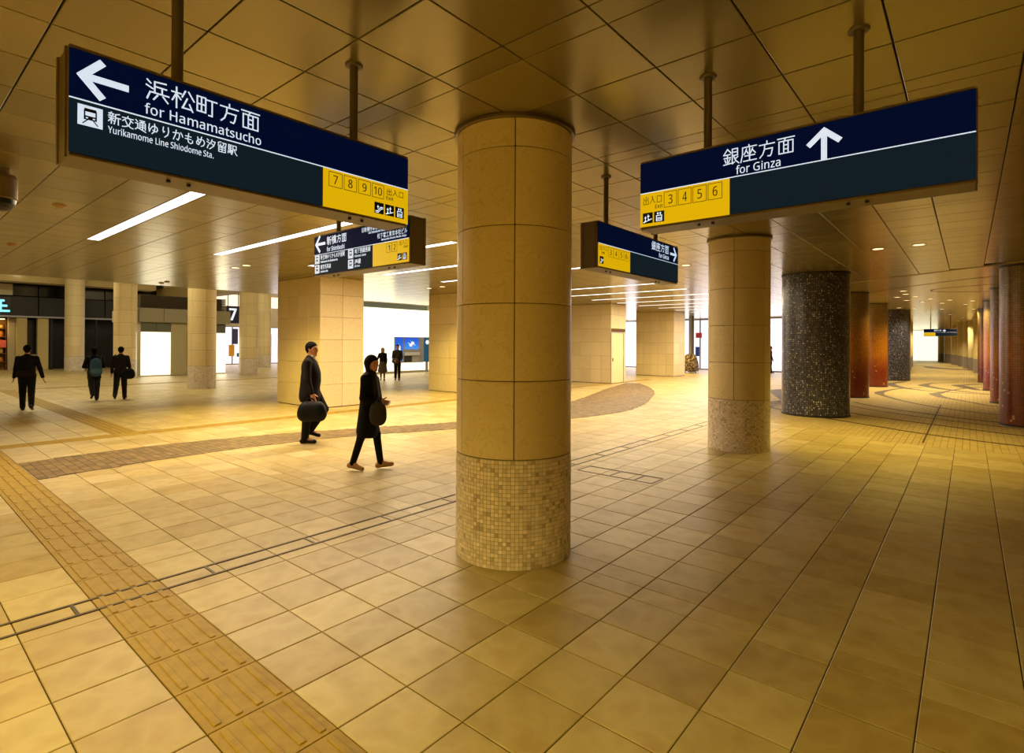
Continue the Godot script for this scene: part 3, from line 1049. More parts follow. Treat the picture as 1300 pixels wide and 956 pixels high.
func pictogram(parent: Node3D, kind: String, l: float, t: float, s: float) -> void:
	plate(parent, "pictogram", l, t, l + s, t + s, M.black, 0.0, 0.0012)
	var st := mb()
	var seg := []
	match kind:
		"escalator": seg = [[12, 78, 32, 78], [32, 78, 68, 40], [68, 40, 90, 40], [12, 90, 38, 90], [38, 90, 74, 52], [74, 52, 90, 52], [36, 30, 36, 56], [30, 40, 46, 40]]
		"stairs": seg = [[10, 88, 90, 62], [10, 88, 30, 80], [28, 34, 28, 70], [20, 46, 36, 46], [56, 20, 56, 60], [48, 34, 66, 34], [56, 60, 66, 72], [28, 70, 20, 84]]
		"lift": seg = [[24, 40, 24, 88], [76, 40, 76, 88], [24, 88, 76, 88], [24, 40, 76, 40], [38, 12, 38, 30], [32, 20, 44, 20], [62, 12, 62, 30], [56, 20, 68, 20], [30, 62, 70, 62], [30, 74, 70, 74]]
	for g in seg: stroke(st, Vector2(l + g[0] * s / 100, -(t + g[1] * s / 100)), Vector2(l + g[2] * s / 100, -(t + g[3] * s / 100)), s * 0.075, 0.0025)
	obj("pictogram_figure", st, M.letter, parent)

func train_icon(parent: Node3D, l: float, t: float, s: float, h := 0.0) -> void:
	if h == 0.0: h = s
	plate(parent, "train_pictogram", l, t, l + s, t + h, M.letter, 0.0, 0.0012)
	var st := mb()
	var B := func(a: float, b: float, c: float, d: float, z: float) -> void:
		face(st, [Vector3(l + a * s, -(t + b * h), z), Vector3(l + c * s, -(t + b * h), z), Vector3(l + c * s, -(t + d * h), z), Vector3(l + a * s, -(t + d * h), z)], Vector3(0, 0, 1))
	B.call(0.26, 0.14, 0.74, 0.24, 0.002)
	B.call(0.24, 0.22, 0.76, 0.30, 0.002)
	B.call(0.24, 0.30, 0.30, 0.50, 0.002)
	B.call(0.70, 0.30, 0.76, 0.50, 0.002)
	B.call(0.24, 0.50, 0.76, 0.70, 0.002)
	stroke(st, Vector2(l + 0.38 * s, -(t + 0.70 * h)), Vector2(l + 0.20 * s, -(t + 0.90 * h)), 0.05 * s, 0.002)
	stroke(st, Vector2(l + 0.62 * s, -(t + 0.70 * h)), Vector2(l + 0.80 * s, -(t + 0.90 * h)), 0.05 * s, 0.002)
	obj("train_figure", st, M.black, parent)
	var w := mb()
	for x in [0.36, 0.64]:
		stroke(w, Vector2(l + (x - 0.02) * s, -(t + 0.61 * h)), Vector2(l + (x + 0.02) * s, -(t + 0.61 * h)), 0.06 * s, 0.003)
	obj("train_headlights", w, M.letter, parent)

func arrow(parent: Node3D, c: Vector2, s: float, ang: float, w: float) -> void:
	var st := mb()
	var R := func(x: float, y: float) -> Vector2: return c + Vector2(x, y).rotated(ang) * s
	# pointing to +x before the turn
	stroke(st, R.call(-0.5, 0), R.call(0.40, 0), w, 0.0016)
	stroke(st, R.call(0.42, 0.0), R.call(0.04, 0.42), w * 1.02, 0.0018)
	stroke(st, R.call(0.42, 0.0), R.call(0.04, -0.42), w * 1.02, 0.0021)
	obj("arrow", st, M.letter, parent)

func hanging_sign(label: String, center: Vector3, yaw: float, width: float, poles: Array, yl: float, yr: float) -> Node3D:
	var t := thing("hanging_sign", label, "sign", center, yaw, "overhead direction signs")
	var h := 0.44
	var d := 0.22
	var ho := mb()
	# folded metal case with a lip round the lit face and a ridge on each end
	box(ho, Vector3(0, 0, -0.008), Vector3(width, h + 0.03, d - 0.016), 0.004)
	for s in [-1, 1]:
		box(ho, Vector3(s * (width / 2 + 0.003), 0, 0.062), Vector3(0.01, h + 0.034, 0.022), 0.002)
		box(ho, Vector3(s * (width / 2 + 0.003), 0, -0.084), Vector3(0.01, h + 0.034, 0.022), 0.002)
	for s in [-1, 1]:
		box(ho, Vector3(0, s * (h / 2 + 0.010), d / 2 - 0.012), Vector3(width, 0.012, 0.02), 0.002)
	obj("housing", ho, M.housing, t)
	for p in poles:
		var po := mb()
		tube(po, Vector3(p, h / 2 + 0.01, 0), Vector3(p, CEIL - center.y, 0), 0.026, 16)
		var pm := obj("pole", po, M.pole, t)
		var fl := mb()
		lathe(fl, [Vector2(0, -0.012), Vector2(0.05, -0.012), Vector2(0.056, 0.0), Vector2(0, 0.0)], 20, Vector3(p, CEIL - center.y - 0.001, 0))
		obj("ceiling_flange", fl, M.pole, pm)
		for e in [-0.045, 0.045]:
			var bo := mb()
			tube(bo, Vector3(p + e, -h / 2 - 0.028, 0.03), Vector3(p + e, -h / 2 - 0.012, 0.03), 0.010, 10)
			obj("bolt", bo, M.dark, t)
	# the lit face: its own frame of reference starts at the top-left corner
	var f := Node3D.new()
	f.name = "lit_face"
	t.add_child(f)
	f.position = Vector3(-width / 2, h / 2, d / 2)
	plate(f, "upper_panel", 0, 0, width, 0.208, M.navy)
	if yl > 0.01: plate(f, "lower_panel", 0, 0.208, yl, h, M.char)
	if yr < width - 0.01: plate(f, "lower_panel", yr, 0.208, width, h, M.char)
	plate(f, "exit_panel", yl, 0.211, yr, h, M.yellow)
	plate(f, "divider_line", 0, 0.206, width, 0.212, M.letter, -0.003, 0.001)
	var l := AreaLight3D.new()
	l.name = "glow"
	t.add_child(l)
	l.area_size = Vector2(yr - yl, 0.22)
	l.light_color = Color(1, 0.75, 0.2)
	l.light_energy = 0.02
	l.area_range = 20.0
	l.area_attenuation = 2.0
	l.shadow_enabled = true
	l.position = Vector3(-width / 2 + (yl + yr) / 2, -0.11, d / 2 + 0.012)
	l.rotation.y = PI
	return t

func build_signs() -> void:
	var a := hanging_sign("big navy sign reading for Hamamatsucho with a left arrow, nearest the left edge", Vector3(-3.01, 2.767, -1.445), PI / 2, 1.806, [-0.46, 0.55], 1.176, 1.806)
	var f: Node3D = a.get_node("lit_face")
	arrow(f, Vector2(0.115, -0.104), 0.17, PI, 0.030)
	kanji(f, "浜松町方面", 0.272, 0.020, 0.808, 0.126, M.letter, 0.072)
	latin(f, "for Hamamatsucho", 0.274, 0.140, 0.810, 0.190, M.letter)
	train_icon(f, 0.029, 0.228, 0.088)
	kanji(f, "新交通ゆりかもめ汐留駅", 0.134, 0.226, 0.688, 0.280, M.letter, 0.095)
	latin(f, "Yurikamome Line Shiodome Sta.", 0.136, 0.290, 0.572, 0.322, M.letter)
	for k in 4: number_box(f, ["7", "8", "9", "10"][k], 1.214 + 0.1015 * k, 0.226, 1.302 + 0.1015 * k, 0.312)
	kanji(f, "出入口", 1.626, 0.232, 1.772, 0.278, M.ink, 0.085)
	latin(f, "Exit", 1.628, 0.285, 1.684, 0.308, M.ink)
	pictogram(f, "escalator", 1.536, 0.340, 0.072)
	pictogram(f, "stairs", 1.618, 0.340, 0.072)
	pictogram(f, "lift", 1.700, 0.340, 0.072)

	var b := hanging_sign("big navy sign reading for Ginza with an upward arrow, nearest the right edge", Vector3(-0.866, 2.78, -3.585), 0, 1.784, [-0.46, 0.39], 0.0, 0.61)
	f = b.get_node("lit_face")
	kanji(f, "銀座方面", 0.566, 0.026, 0.986, 0.134, M.letter, 0.07)
	latin(f, "for Ginza", 0.648, 0.142, 0.904, 0.196, M.letter)
	arrow(f, Vector2(1.131, -0.115), 0.17, PI / 2, 0.030)
	kanji(f, "出入口", 0.020, 0.232, 0.166, 0.292, M.ink, 0.085)
	latin(f, "Exit", 0.112, 0.298, 0.166, 0.324, M.ink)
	for k in 4: number_box(f, ["3", "4", "5", "6"][k], 0.177 + 0.0995 * k, 0.226, 0.265 + 0.0995 * k, 0.328)
	pictogram(f, "stairs", 0.020, 0.346, 0.074)
	pictogram(f, "lift", 0.104, 0.346, 0.074)

	var c := hanging_sign("smaller navy sign reading for Shimbashi with two dark icon rows, under the big left sign", Vector3(-5.044, 2.76, -3.505), 0, 1.738, [-0.53, 0.5], 1.15, 1.738)
	f = c.get_node("lit_face")
	arrow(f, Vector2(0.128, -0.088), 0.20, PI, 0.032)
	kanji(f, "新橋方面", 0.270, 0.018, 0.672, 0.118, M.letter, 0.10)
	latin(f, "for Shimbashi", 0.274, 0.136, 0.628, 0.190, M.letter)
	kanji(f, "旧新橋停車場・汐留シティセンター", 0.952, 0.010, 1.715, 0.062, M.letter, 0.10)
	latin(f, "Old Shimbashi Station   Shiodome City Center", 1.075, 0.066, 1.715, 0.096, M.letter)
	kanji(f, "松下電工東京本社ビル", 1.230, 0.104, 1.715, 0.160, M.letter, 0.105)
	latin(f, "Matsushita Electric Works Tokyo", 1.300, 0.166, 1.700, 0.192, M.letter)
	var rows := [[0.018, 0.216, "新交通ゆりかもめ汐留駅", "Yurikamome Line Shiodome Sta.", 0.50], [0.018, 0.328, "都営浅草線", "Asakusa Line", 0.22], [0.702, 0.216, "地下鉄銀座線", "Ginza Line", 0.29], [0.702, 0.328, "線", "JR Line", 0.055]]
	for r in rows:
		train_icon(f, r[0], r[1], 0.098)
		if r[3] == "JR Line":
			latin(f, "JR", r[0] + 0.122, r[1] + 0.008, r[0] + 0.178, r[1] + 0.054, M.letter, true)
			kanji(f, r[2], r[0] + 0.182, r[1] + 0.002, r[0] + 0.24, r[1] + 0.058, M.letter, 0.11)
			latin(f, r[3], r[0] + 0.122, r[1] + 0.068, r[0] + 0.22, r[1] + 0.094, M.letter)
		else:
			kanji(f, r[2], r[0] + 0.122, r[1] + 0.002, r[0] + 0.122 + r[4], r[1] + 0.058, M.letter, 0.11)
			latin(f, r[3], r[0] + 0.122, r[1] + 0.068, r[0] + 0.122 + r[4] * 0.72, r[1] + 0.094, M.letter)
	number_box(f, "1", 1.388, 0.228, 1.466, 0.318)
	number_box(f, "2", 1.478, 0.228, 1.556, 0.318)
	kanji(f, "出入口", 1.588, 0.222, 1.724, 0.268, M.ink, 0.08)
	latin(f, "Exit", 1.664, 0.274, 1.724, 0.298, M.ink)
	pictogram(f, "stairs", 1.562, 0.346, 0.070)
	pictogram(f, "lift", 1.640, 0.346, 0.070)

	var d := hanging_sign("smaller navy sign reading for Ginza with a right arrow, hung behind the nearest column", Vector3(-2.945, 2.748, -5.678), PI / 2, 1.94, [-0.64, 0.55], 0.0, 0.662)
	f = d.get_node("lit_face")
	kanji(f, "銀座方面", 1.180, 0.012, 1.660, 0.116, M.letter, 0.095)
	latin(f, "for Ginza", 1.380, 0.128, 1.655, 0.182, M.letter)
	arrow(f, Vector2(1.80, -0.098), 0.18, 0.0, 0.030)
	kanji(f, "出入口", 0.018, 0.226, 0.182, 0.276, M.ink, 0.075)
	latin(f, "Exit", 0.060, 0.286, 0.120, 0.310, M.ink)
	for k in 4: number_box(f, ["3", "4", "5", "6"][k], 0.192 + 0.112 * k, 0.228, 0.290 + 0.112 * k, 0.324)
	pictogram(f, "escalator", 0.022, 0.338, 0.074)

	var e := hanging_sign("small distant navy sign with a yellow left end, hanging in the corridor", Vector3(-1.40, 2.585, -44.6), 0.0, 1.70, [-0.5, 0.5], 0.0, 0.60)
	f = e.get_node("lit_face")
	kanji(f, "銀座方面", 0.52, 0.03, 0.90, 0.13, M.letter, 0.09)
	arrow(f, Vector2(1.05, -0.11), 0.16, PI / 2, 0.03)

# ------------------------------------------------------------------ lamps
func lamp_area(t: Node3D, at: Vector3, size: Vector2, dir: Vector3, energy: float, c: Color) -> void:
	var l := AreaLight3D.new()
	l.name = "light"
	t.add_child(l)
	l.area_size = size
	l.light_color = c
	l.light_energy = energy
	l.area_range = 60.0
	l.area_attenuation = 2.0
	l.shadow_enabled = true
	l.position = at
	l.basis = Basis.looking_at(dir, Vector3.UP if absf(dir.y) < 0.9 else Vector3.RIGHT)

func build_lamps() -> void:
	var words := ["first", "second", "third", "fourth", "fifth", "", "sixth", "seventh", "eighth", "ninth", "tenth", "eleventh", "twelfth", "thirteenth"]
	for k in 14:
		if k == 5: continue
		var z := -2.534 - 2.05 * k
		var lab: String = "white strip light recessed in the bronze ceiling, %s of the row counted from the camera" % words[k]
		var t := thing("strip_light", lab, "ceiling light", Vector3(-9.245, CEIL, z), 0, "white strip lights in one row")
		var fr := mb()
		for s in [-1, 1]: box(fr, Vector3(0, 0.004, s * 0.092), Vector3(4.95, 0.012, 0.012), 0.002)
		for s in [-1, 1]: box(fr, Vector3(s * 2.469, 0.004, 0), Vector3(0.012, 0.012, 0.172), 0.002)
		obj("trim_frame", fr, M.steel, t)
		obj("diffuser", bx(Vector3(4.92, 0.014, 0.17), 0.002, Vector3(0, 0.008, 0)), M.lamp, t)
		lamp_area(t, Vector3(0, -0.012, 0), Vector2(4.9, 0.16), Vector3.DOWN, STRIP, Color(1.0, 0.895, 0.73))
	# round downlights of the concourse
	var spots := [[299, 340, "small round downlight left of the big square pillar, left one of a pair"], [313, 337, "small round downlight left of the big square pillar, right one of a pair"],
		[544.5, 366, "small round downlight just left of the nearest round column, left one of a pair"], [561.5, 364, "small round downlight just left of the nearest round column, right one of a pair"],
		[870.8, 336.6, "small round downlight right of the smaller Ginza sign"], [1114.7, 316, "bright round downlight under the big Ginza sign, left one of a pair"], [1166.8, 310.7, "bright round downlight under the big Ginza sign, right one of a pair"],
		[788, 393.5, "round downlight above the narrow door of the square pillar"], [851, 399.6, "round downlight over the farthest square pillar, left one of a pair"], [865, 399.3, "round downlight over the farthest square pillar, right one of a pair"]]
	for s in spots:
		var p := on_ceiling(s[0], s[1])
		downlight(p, s[2], "round downlights in the bronze ceiling", DOWN_E, CEIL)
	var far := [Vector2(-1.62, -21.61), Vector2(-1.66, -22.98), Vector2(-1.47, -24.28), Vector2(-1.11, -25.82), Vector2(-0.56, -26.92), Vector2(0.12, -27.9), Vector2(-2.01, -24.29), Vector2(-1.86, -26.19), Vector2(-1.44, -27.5), Vector2(-0.85, -28.72), Vector2(-0.1, -30.11), Vector2(-2.5, -31.2), Vector2(-1.99, -32.24), Vector2(-0.99, -33.33), Vector2(0.17, -34.16), Vector2(-0.82, -39.43), Vector2(-2.3, -40.0), Vector2(-0.3, -44), Vector2(-2.0, -47), Vector2(-0.6, -50), Vector2(-2.4, -54), Vector2(-1.0, -57), Vector2(-2.6, -62), Vector2(-1.7, -66)]  # the farthest spots are added to brighten the far corridor
	for p in far:
		downlight(Vector3(p.x, CEIL - 0.012, p.y), "small glowing round downlight in the corridor's curved ceiling field", "corridor downlights", CORR_E if p.y > -38 else CORR_E * 2.2, CEIL - 0.012, Color(1.0, 0.90, 0.66))
	# warm fill lights added over the foreground, outside the frame
	var nth := ["first", "second", "third"]
	var near := 0
	for p in [Vector2(-0.6, 2.2), Vector2(-3.6, 0.7), Vector2(1.3, -1.7)]:
		downlight(Vector3(p.x, CEIL, p.y), "%s added round fill light at the bronze ceiling outside the frame, beside the viewer" % nth[near], "added fill lights beside the viewer", NEAR_E * [0.75, 1.7, 0.55][near], CEIL)
		near += 1
	var side := ["first", "second", "third"]  # wide fill lights added behind the viewer to brighten the column fronts
	for k in 3:
		var p: Vector2 = [Vector2(-5.2, 5.6), Vector2(-1.2, 5.6), Vector2(2.4, 5.2)][k]
		downlight(Vector3(p.x, CEIL, p.y), "%s added wide fill light at the bronze ceiling far behind the viewer" % side[k], "added fill lights behind the viewer", BACK_E, CEIL, Color(1.0, 0.88, 0.5))
		var l: SpotLight3D = get_child(get_child_count() - 1).get_node("light")
		l.spot_angle = 84.0
		l.spot_angle_attenuation = 0.5

func on_ceiling(x: float, y: float) -> Vector3:
	var d := cam.basis * Vector3((x - 650) / FOCAL, -(y - 433.5) / FOCAL, -1)
	return Vector3(0, EYE, 0) + d * ((CEIL - EYE) / d.y)

func downlight(p: Vector3, label: String, group: String, e: float, top: float, c := Color(1.0, 0.88, 0.45)) -> void:
	var t := thing("downlight", label, "downlight", p, 0, group)
	var ri := mb()
	lathe(ri, [Vector2(0.085, 0.0), Vector2(0.085, -0.004), Vector2(0.11, -0.006), Vector2(0.118, -0.001), Vector2(0.118, 0.0)], 24)
	obj("trim_ring", ri, M.steel, t)
	var di := mb()
	lathe(di, [Vector2(0, -0.003), Vector2(0.085, -0.003), Vector2(0.085, 0.001)], 24)
	obj("lens", di, M.spot, t)
	var l := SpotLight3D.new()
	l.name = "light"
	t.add_child(l)
	l.light_color = c
	l.light_energy = e
	l.light_size = 0.06
	l.spot_angle = 62.0
	l.spot_angle_attenuation = 0.8
	l.spot_range = 30.0
	l.spot_attenuation = 2.0
	l.shadow_enabled = true
	l.position = Vector3(0, -0.03, 0)
	l.rotation.x = -PI / 2

# ------------------------------------------------------------------ the high hall on the left
func build_hall() -> void:
	# deep beam between the hall's columns
	struct("beam", span(-42.7, -41.42, 5.15, 5.85, -12.4, 7.4, 0.01), M.wall, "pale beam above the dark shopfront at the hall's far side", "beam")
	struct("beam", span(-43.8, -31.25, 4.55, 5.4, -13.9, -13.0, 0.01), M.wall, "short pale beam above the kiosk's roof louvres", "beam")
	# dark shopfront, x = -43
	var g := thing("dark_shopfront", "tall dark glazed shopfront with a pale transom, behind the beige round columns", "shopfront", Vector3(-43.4, 0, -2.6))
	var gm := mat(Color(0.045, 0.038, 0.03), 0.12)
	# local z = world z + 2.6
	for k in 4:
		var z0 := 2.5 - 3.32 * k
		obj("glass_panel", span(-0.05, 0.05, 4.46, 7.3, z0 - 3.28, z0, 0.01), gm, g)
		obj("fascia_panel", span(-0.02, 0.1, 3.28, 4.42, z0 - 3.28, z0, 0.01), M.dark, g)
	obj("transom", span(-0.02, 0.16, 3.16, 3.27, -10.8, 2.5, 0.01), M.frame, g)
	obj("dark_doorway", span(-1.3, -1.2, 0, 3.16, -10.8, -4.6), M.black, g)
	for z in [-10.7, -8.3, -7.0, -4.75]: obj("door_post", span(-0.05, 0.06, 0, 3.16, z - 0.05, z + 0.05), M.dark, g)
	obj("shop_wall", span(-0.45, 0.0, 0, 3.16, -4.62, -4.10, 0.01), M.wall, g)
	obj("dark_window", span(-0.9, -0.84, 0.95, 3.05, -4.1, -3.62, 0.01), mat(Color(0.12, 0.10, 0.12), 0.2), g)
	obj("window_ledge", span(-0.95, -0.4, 0.80, 0.94, -4.1, -3.62, 0.01), M.plaster, g)
	obj("shop_wall", span(-0.9, -0.8, 0, 0.8, -4.1, -3.62, 0.01), M.plaster, g)
	obj("shop_wall", span(-0.45, 0.02, 0, 3.16, -3.62, -3.15, 0.01), M.wall, g)
	obj("shop_wall", span(-0.9, -0.5, 0, 3.16, -3.15, -2.85, 0.01), M.plaster, g)
	obj("upper_panel", span(0.1, 0.5, 4.45, 5.1, -2.9, 2.0, 0.01), M.plaster, g)
	# the lit shop at the far left edge
	var sh := thing("shop_display", "warm lit shop display of orange goods at the far left edge", "shop display", Vector3(-43.9, 0, -4.7))
	obj("back_board", span(-1.2, -1.1, 0, 3.1, -0.74, 0.9), mat(Color(0.5, 0.36, 0.16), 0.7), sh)
	var wood := mat(Color(0.42, 0.28, 0.12), 0.6)
	rng.seed = 8
	var goods := [mat(Color(0.85, 0.52, 0.14), 0.5), mat(Color(0.9, 0.75, 0.45), 0.5), mat(Color(0.55, 0.2, 0.1), 0.5), mat(Color(0.8, 0.78, 0.66), 0.5)]
	for k in 5:
		var y := 0.5 + 0.5 * k
		obj("shelf", span(-1.1, -0.55, y - 0.02, y + 0.02, -0.70, 0.86, 0.004), wood, sh)
	for s in [-0.72, 0.88]: obj("upright", span(-1.1, -0.55, 0, 3.1, s - 0.02, s + 0.02, 0.004), wood, sh)
	for k in 5:
		for i in 4:
			var hh := rng.randf_range(0.18, 0.38)
			var st := mb()
			if i % 3 == 0: lathe(st, [Vector2(0, 0), Vector2(0.09, 0.01), Vector2(0.11, hh * 0.5), Vector2(0.07, hh * 0.9), Vector2(0, hh)], 10)
			else: box(st, Vector3(0, hh / 2, 0), Vector3(0.24, hh, 0.22), 0.01)
			var o := obj("packet", st, goods[rng.randi() % 4], self, sh.position + Vector3(-0.8, 0.52 + 0.5 * k, -0.52 + 0.30 * i))
			tag(o, "small wrapped goods on a shelf of the orange shop display", "goods", "goods on the shop display's shelves", "thing")
	obj("price_card", span(-0.50, -0.46, 1.36, 1.80, -0.72, -0.2, 0.01), mat(Color(0.85, 0.40, 0.32), 0.6), sh)
	lamp_area(sh, Vector3(-0.1, 3.0, 0.1), Vector2(1.0, 1.4), Vector3(-0.4, -1, 0), 3.0, Color(1.0, 0.80, 0.45))
	obj("lamp_strip", span(-0.3, -0.1, 3.03, 3.09, -0.6, 0.8, 0.005), M.spot, sh)
	# bluish white lit letters of the shop sign, cut by the photograph's edge
	var ls := thing("shop_sign", "glowing pale blue letters on the dark fascia at the far left edge", "sign", Vector3(-43.26, 3.3, -5.38))
	obj("sign_board", span(-0.04, 0.0, 0.02, 1.1, -0.1, 3.2, 0.01), M.black, ls)
	var lm := glow(Color(0.35, 0.85, 1.0), 1.6)
	for k in 4:
		var st := mb()
		for j in 3:
			box(st, Vector3(0.03, 0.22 + 0.30 * j, 0.18 + 0.7 * k + 0.06 * j), Vector3(0.05, 0.12, 0.46 - 0.12 * j), 0.02)
		box(st, Vector3(0.03, 0.5, 0.36 + 0.7 * k), Vector3(0.05, 0.7, 0.1), 0.02)
		obj("letter", st, lm, ls)
	# the luminous kiosk: flared glass box with a louvred roof
	var kz := -11.0
	var k := thing("lit_kiosk", "grey kiosk with glowing white panels and a louvred roof, behind the round columns", "kiosk", Vector3(-33.7, 0, kz))
	obj("body", span(-2.2, 2.05, 0, 2.8, -1.84, 2.2), M.plaster, k)
	var greyg := mat(Color(0.36, 0.38, 0.33), 0.35)
	for p in [[0.87, 2.20], [-1.84, -1.35]]:
		var n := 2 if p[1] - p[0] > 1.0 else 1
		for i in n:
			var a: float = lerpf(p[0], p[1], float(i) / n)
			var b: float = lerpf(p[0], p[1], float(i + 1) / n)
			obj("glowing_panel", span(2.06, 2.12, 0.06, 2.24, a + 0.008, b - 0.008, 0.006), M.lumin, k)
			obj("grey_glass", span(2.06, 2.11, 2.26, 2.70, a + 0.008, b - 0.008, 0.006), greyg, k)
		lamp_area(k, Vector3(2.2, 1.15, (p[0] + p[1]) / 2), Vector2(p[1] - p[0], 2.1), Vector3.RIGHT, 1.3, Color(1.0, 0.95, 0.8))
	for i in 4: obj("fascia_panel", span(2.02, 2.30, 2.74, 3.44, 2.33 - 1.09 * (i + 1) + 0.01, 2.33 - 1.09 * i, 0.015), mat(Color(0.56, 0.54, 0.46), 0.5), k)
	obj("roof_slab", span(-2.3, 2.02, 2.8, 3.42, -2.03, 2.33, 0.01), M.plaster, k)
	obj("side_wall", span(2.05, 2.09, 0.02, 2.72, -1.34, 0.86, 0.005), mat(Color(0.66, 0.62, 0.48), 0.6), k)
	var dr := obj("kiosk_door", span(2.09, 2.12, 0.02, 2.1, -0.9, 0.1, 0.005), mat(Color(0.42, 0.36, 0.22), 0.5), k)
	obj("door_pull", span(2.12, 2.16, 0.9, 1.3, -0.06, -0.02, 0.005), M.steel, dr)
	for i in 8: obj("louvre_slat", span(1.70, 1.98, 3.47 + 0.085 * i, 3.53 + 0.085 * i, -1.9, 2.2, 0.01), mat(Color(0.26, 0.22, 0.14), 0.6), k)
	obj("plant_box", span(-2.2, 1.68, 3.42, 4.15, -1.8, 2.05, 0.01), mat(Color(0.22, 0.18, 0.12), 0.7), k)
	# bright shopfronts far behind, with the exit sign 7
	facade("window_1", "bright shopfront far behind the kiosk, seen beside the exit sign", Vector2(-44.0, -13.5), Vector2(-44.0, -30.5), 3.0, 7, WIN_E * 0.9, true)
	struct("wall_shopfront", span(-44.4, -43.9, 3.0, 7.4, -31, -13.6), M.plaster, "plain wall over the far shopfronts", "wall")
	var lf := thing("light_band", "glowing peach white band above the far shopfronts, under the ceiling's edge", "ceiling light", Vector3(-42.6, 4.55, -22.0))
	obj("glowing_cove", span(-1.29, 0.5, 0.0, 0.75, -8, 6.6, 0.05), glow(Color(1.0, 0.90, 0.78), 1.3), lf)
	lamp_area(lf, Vector3(0.7, 0.3, -0.6), Vector2(14, 0.7), Vector3(1, -0.6, 0), 4.0, Color(1.0, 0.9, 0.74))
	var s7 := thing("exit_sign", "navy exit sign with a white 7, beside the kiosk's right corner", "sign", Vector3(-40.6, 3.1, -17.0), PI / 2)
	obj("board", bx(Vector3(0.95, 1.25, 0.12), 0.01, Vector3(0, 0.625, 0)), mat(Color(0.07, 0.08, 0.2), 0.4), s7)
	latin(s7, "7", -0.30, -1.08, 0.22, -0.22, M.letter, true)
	(s7.get_child(s7.get_child_count() - 1) as Node3D).position.z = 0.07
	var st7 := mb()
	tube(st7, Vector3(-0.36, 1.25, 0), Vector3(-0.36, 4.28, 0), 0.03)
	tube(st7, Vector3(0.36, 1.25, 0), Vector3(0.36, 4.28, 0), 0.03)
	obj("hanger", st7, M.pole, s7)
	# goods and posters in the bright shopfront
	for p in [[-18.55, 1.6, 0.45, 1.2, Color(0.22, 0.25, 0.42), "dark blue poster in the bright shopfront left of the pale round column"], [-18.3, 0.65, 0.42, 0.9, Color(0.90, 0.68, 0.2), "yellow poster low in the bright shopfront left of the pale round column"], [-21.3, 0.12, 0.3, 2.3, Color(0.45, 0.42, 0.62), "tall violet poster in the bright shopfront right of the pale round column"], [-18.9, 0.6, 0.4, 0.3, Color(0.1, 0.4, 0.5), "small teal poster at the foot of the bright shopfront"]]:
		var o := obj("poster", bx(Vector3(0.05, p[3], p[2]), 0.005), mat(p[4], 0.5), self, Vector3(-43.94, p[1] + p[3] / 2, p[0]))
		tag(o, p[5], "poster", "", "thing")
	# the luminous wall and what hangs before it
	var w := Node3D.new()
	w.name = "wall_luminous"
	add_child(w)
	tag(w, "big glowing white glass wall between the square pillars", "wall", "", "structure")
	obj("backing", span(-25.9, -25.4, 0, 4.2, -22.4, -16.4), M.plaster, w)
	for i in 6: obj("glass_panel", span(-25.4, -25.34, 0.12, 3.72, -16.42 - 0.99 * (i + 1) + 0.004, -16.42 - 0.99 * i - 0.004, 0.004), M.lumin, w)
	obj("top_strip", span(-25.45, -25.28, 3.74, 4.0, -22.0, -16.4, 0.01), mat(Color(0.45, 0.50, 0.52), 0.4, 0.4), w)
	obj("plinth", span(-25.4, -25.3, 0, 0.11, -22.4, -16.4, 0.005), M.plaster, w)
	lamp_area(w, Vector3(-25.2, 1.95, -19.3), Vector2(5.7, 3.4), Vector3.RIGHT, 9.0, Color(1.0, 0.96, 0.82))
	var bd := thing("display_board", "blue picture board with a grey counter and a teal banner, before the glowing wall", "display board", Vector3(-25.05, 0, -20.6))
	rng.seed = 4
	var img := Image.create(128, 96, false, Image.FORMAT_RGB8)
	for y in 96:
		for x in 128:
			var u := (x - 64) / 64.0
			var v := (y - 52) / 48.0
			var c := Color(0.06, 0.32, 0.86).lerp(Color(0.25, 0.60, 0.98), clampf(0.5 + v * 0.5, 0, 1))
			var blob := u * u * 2.2 + v * v * 1.6 + 0.35 * sin(u * 9) * sin(v * 7)
			if blob < 0.42: c = c.lerp(Color(0.93, 0.96, 1.0), clampf((0.42 - blob) * 4, 0, 1))
			img.set_pixel(x, y, c)
	var pm := glow(Color.WHITE, 0.75)
	pm.albedo_texture = ImageTexture.create_from_image(img)
	pm.emission_texture = pm.albedo_texture
	pm.emission_operator = BaseMaterial3D.EMISSION_OP_MULTIPLY
	obj("frame", span(-0.06, 0.03, 0.60, 2.10, -0.92, 1.25, 0.01), M.frame, bd)
	for e in [[0.92, 0.55, 0.80, 1.36], [0.01, 1.10, 1.42, 0.68]]:
		var qm := QuadMesh.new()
		qm.size = Vector2(e[1], e[3])
		var o := obj("picture_panel", qm, pm, bd, Vector3(0.036, 2.06 - e[3] / 2, e[0]))
		o.rotation.y = PI / 2
	obj("counter_panel", span(0.03, 0.06, 0.64, 1.0, 0.02, 0.55, 0.01), mat(Color(0.16, 0.16, 0.19), 0.5), bd)
	obj("counter_panel", span(0.03, 0.06, 0.64, 1.0, -0.52, -0.02, 0.01), mat(Color(0.66, 0.66, 0.68), 0.5), bd)
	obj("counter_ledge", span(0.03, 0.12, 1.02, 1.20, -0.54, 0.56, 0.01), mat(Color(0.8, 0.82, 0.86), 0.5), bd)
	obj("teal_banner", span(-0.04, 0.02, 0.62, 2.10, -1.45, -0.95, 0.01), glow(Color(0.03, 0.26, 0.40), 0.55, Color(0.05, 0.3, 0.42)), bd)
	var ds := mb()
	lathe(ds, [Vector2(0, 0), Vector2(0.13, 0), Vector2(0.13, 0.02), Vector2(0, 0.02)], 20, Vector3.ZERO, Transform3D(Basis(Vector3.BACK, -PI / 2), Vector3(0.02, 1.80, -1.20)))
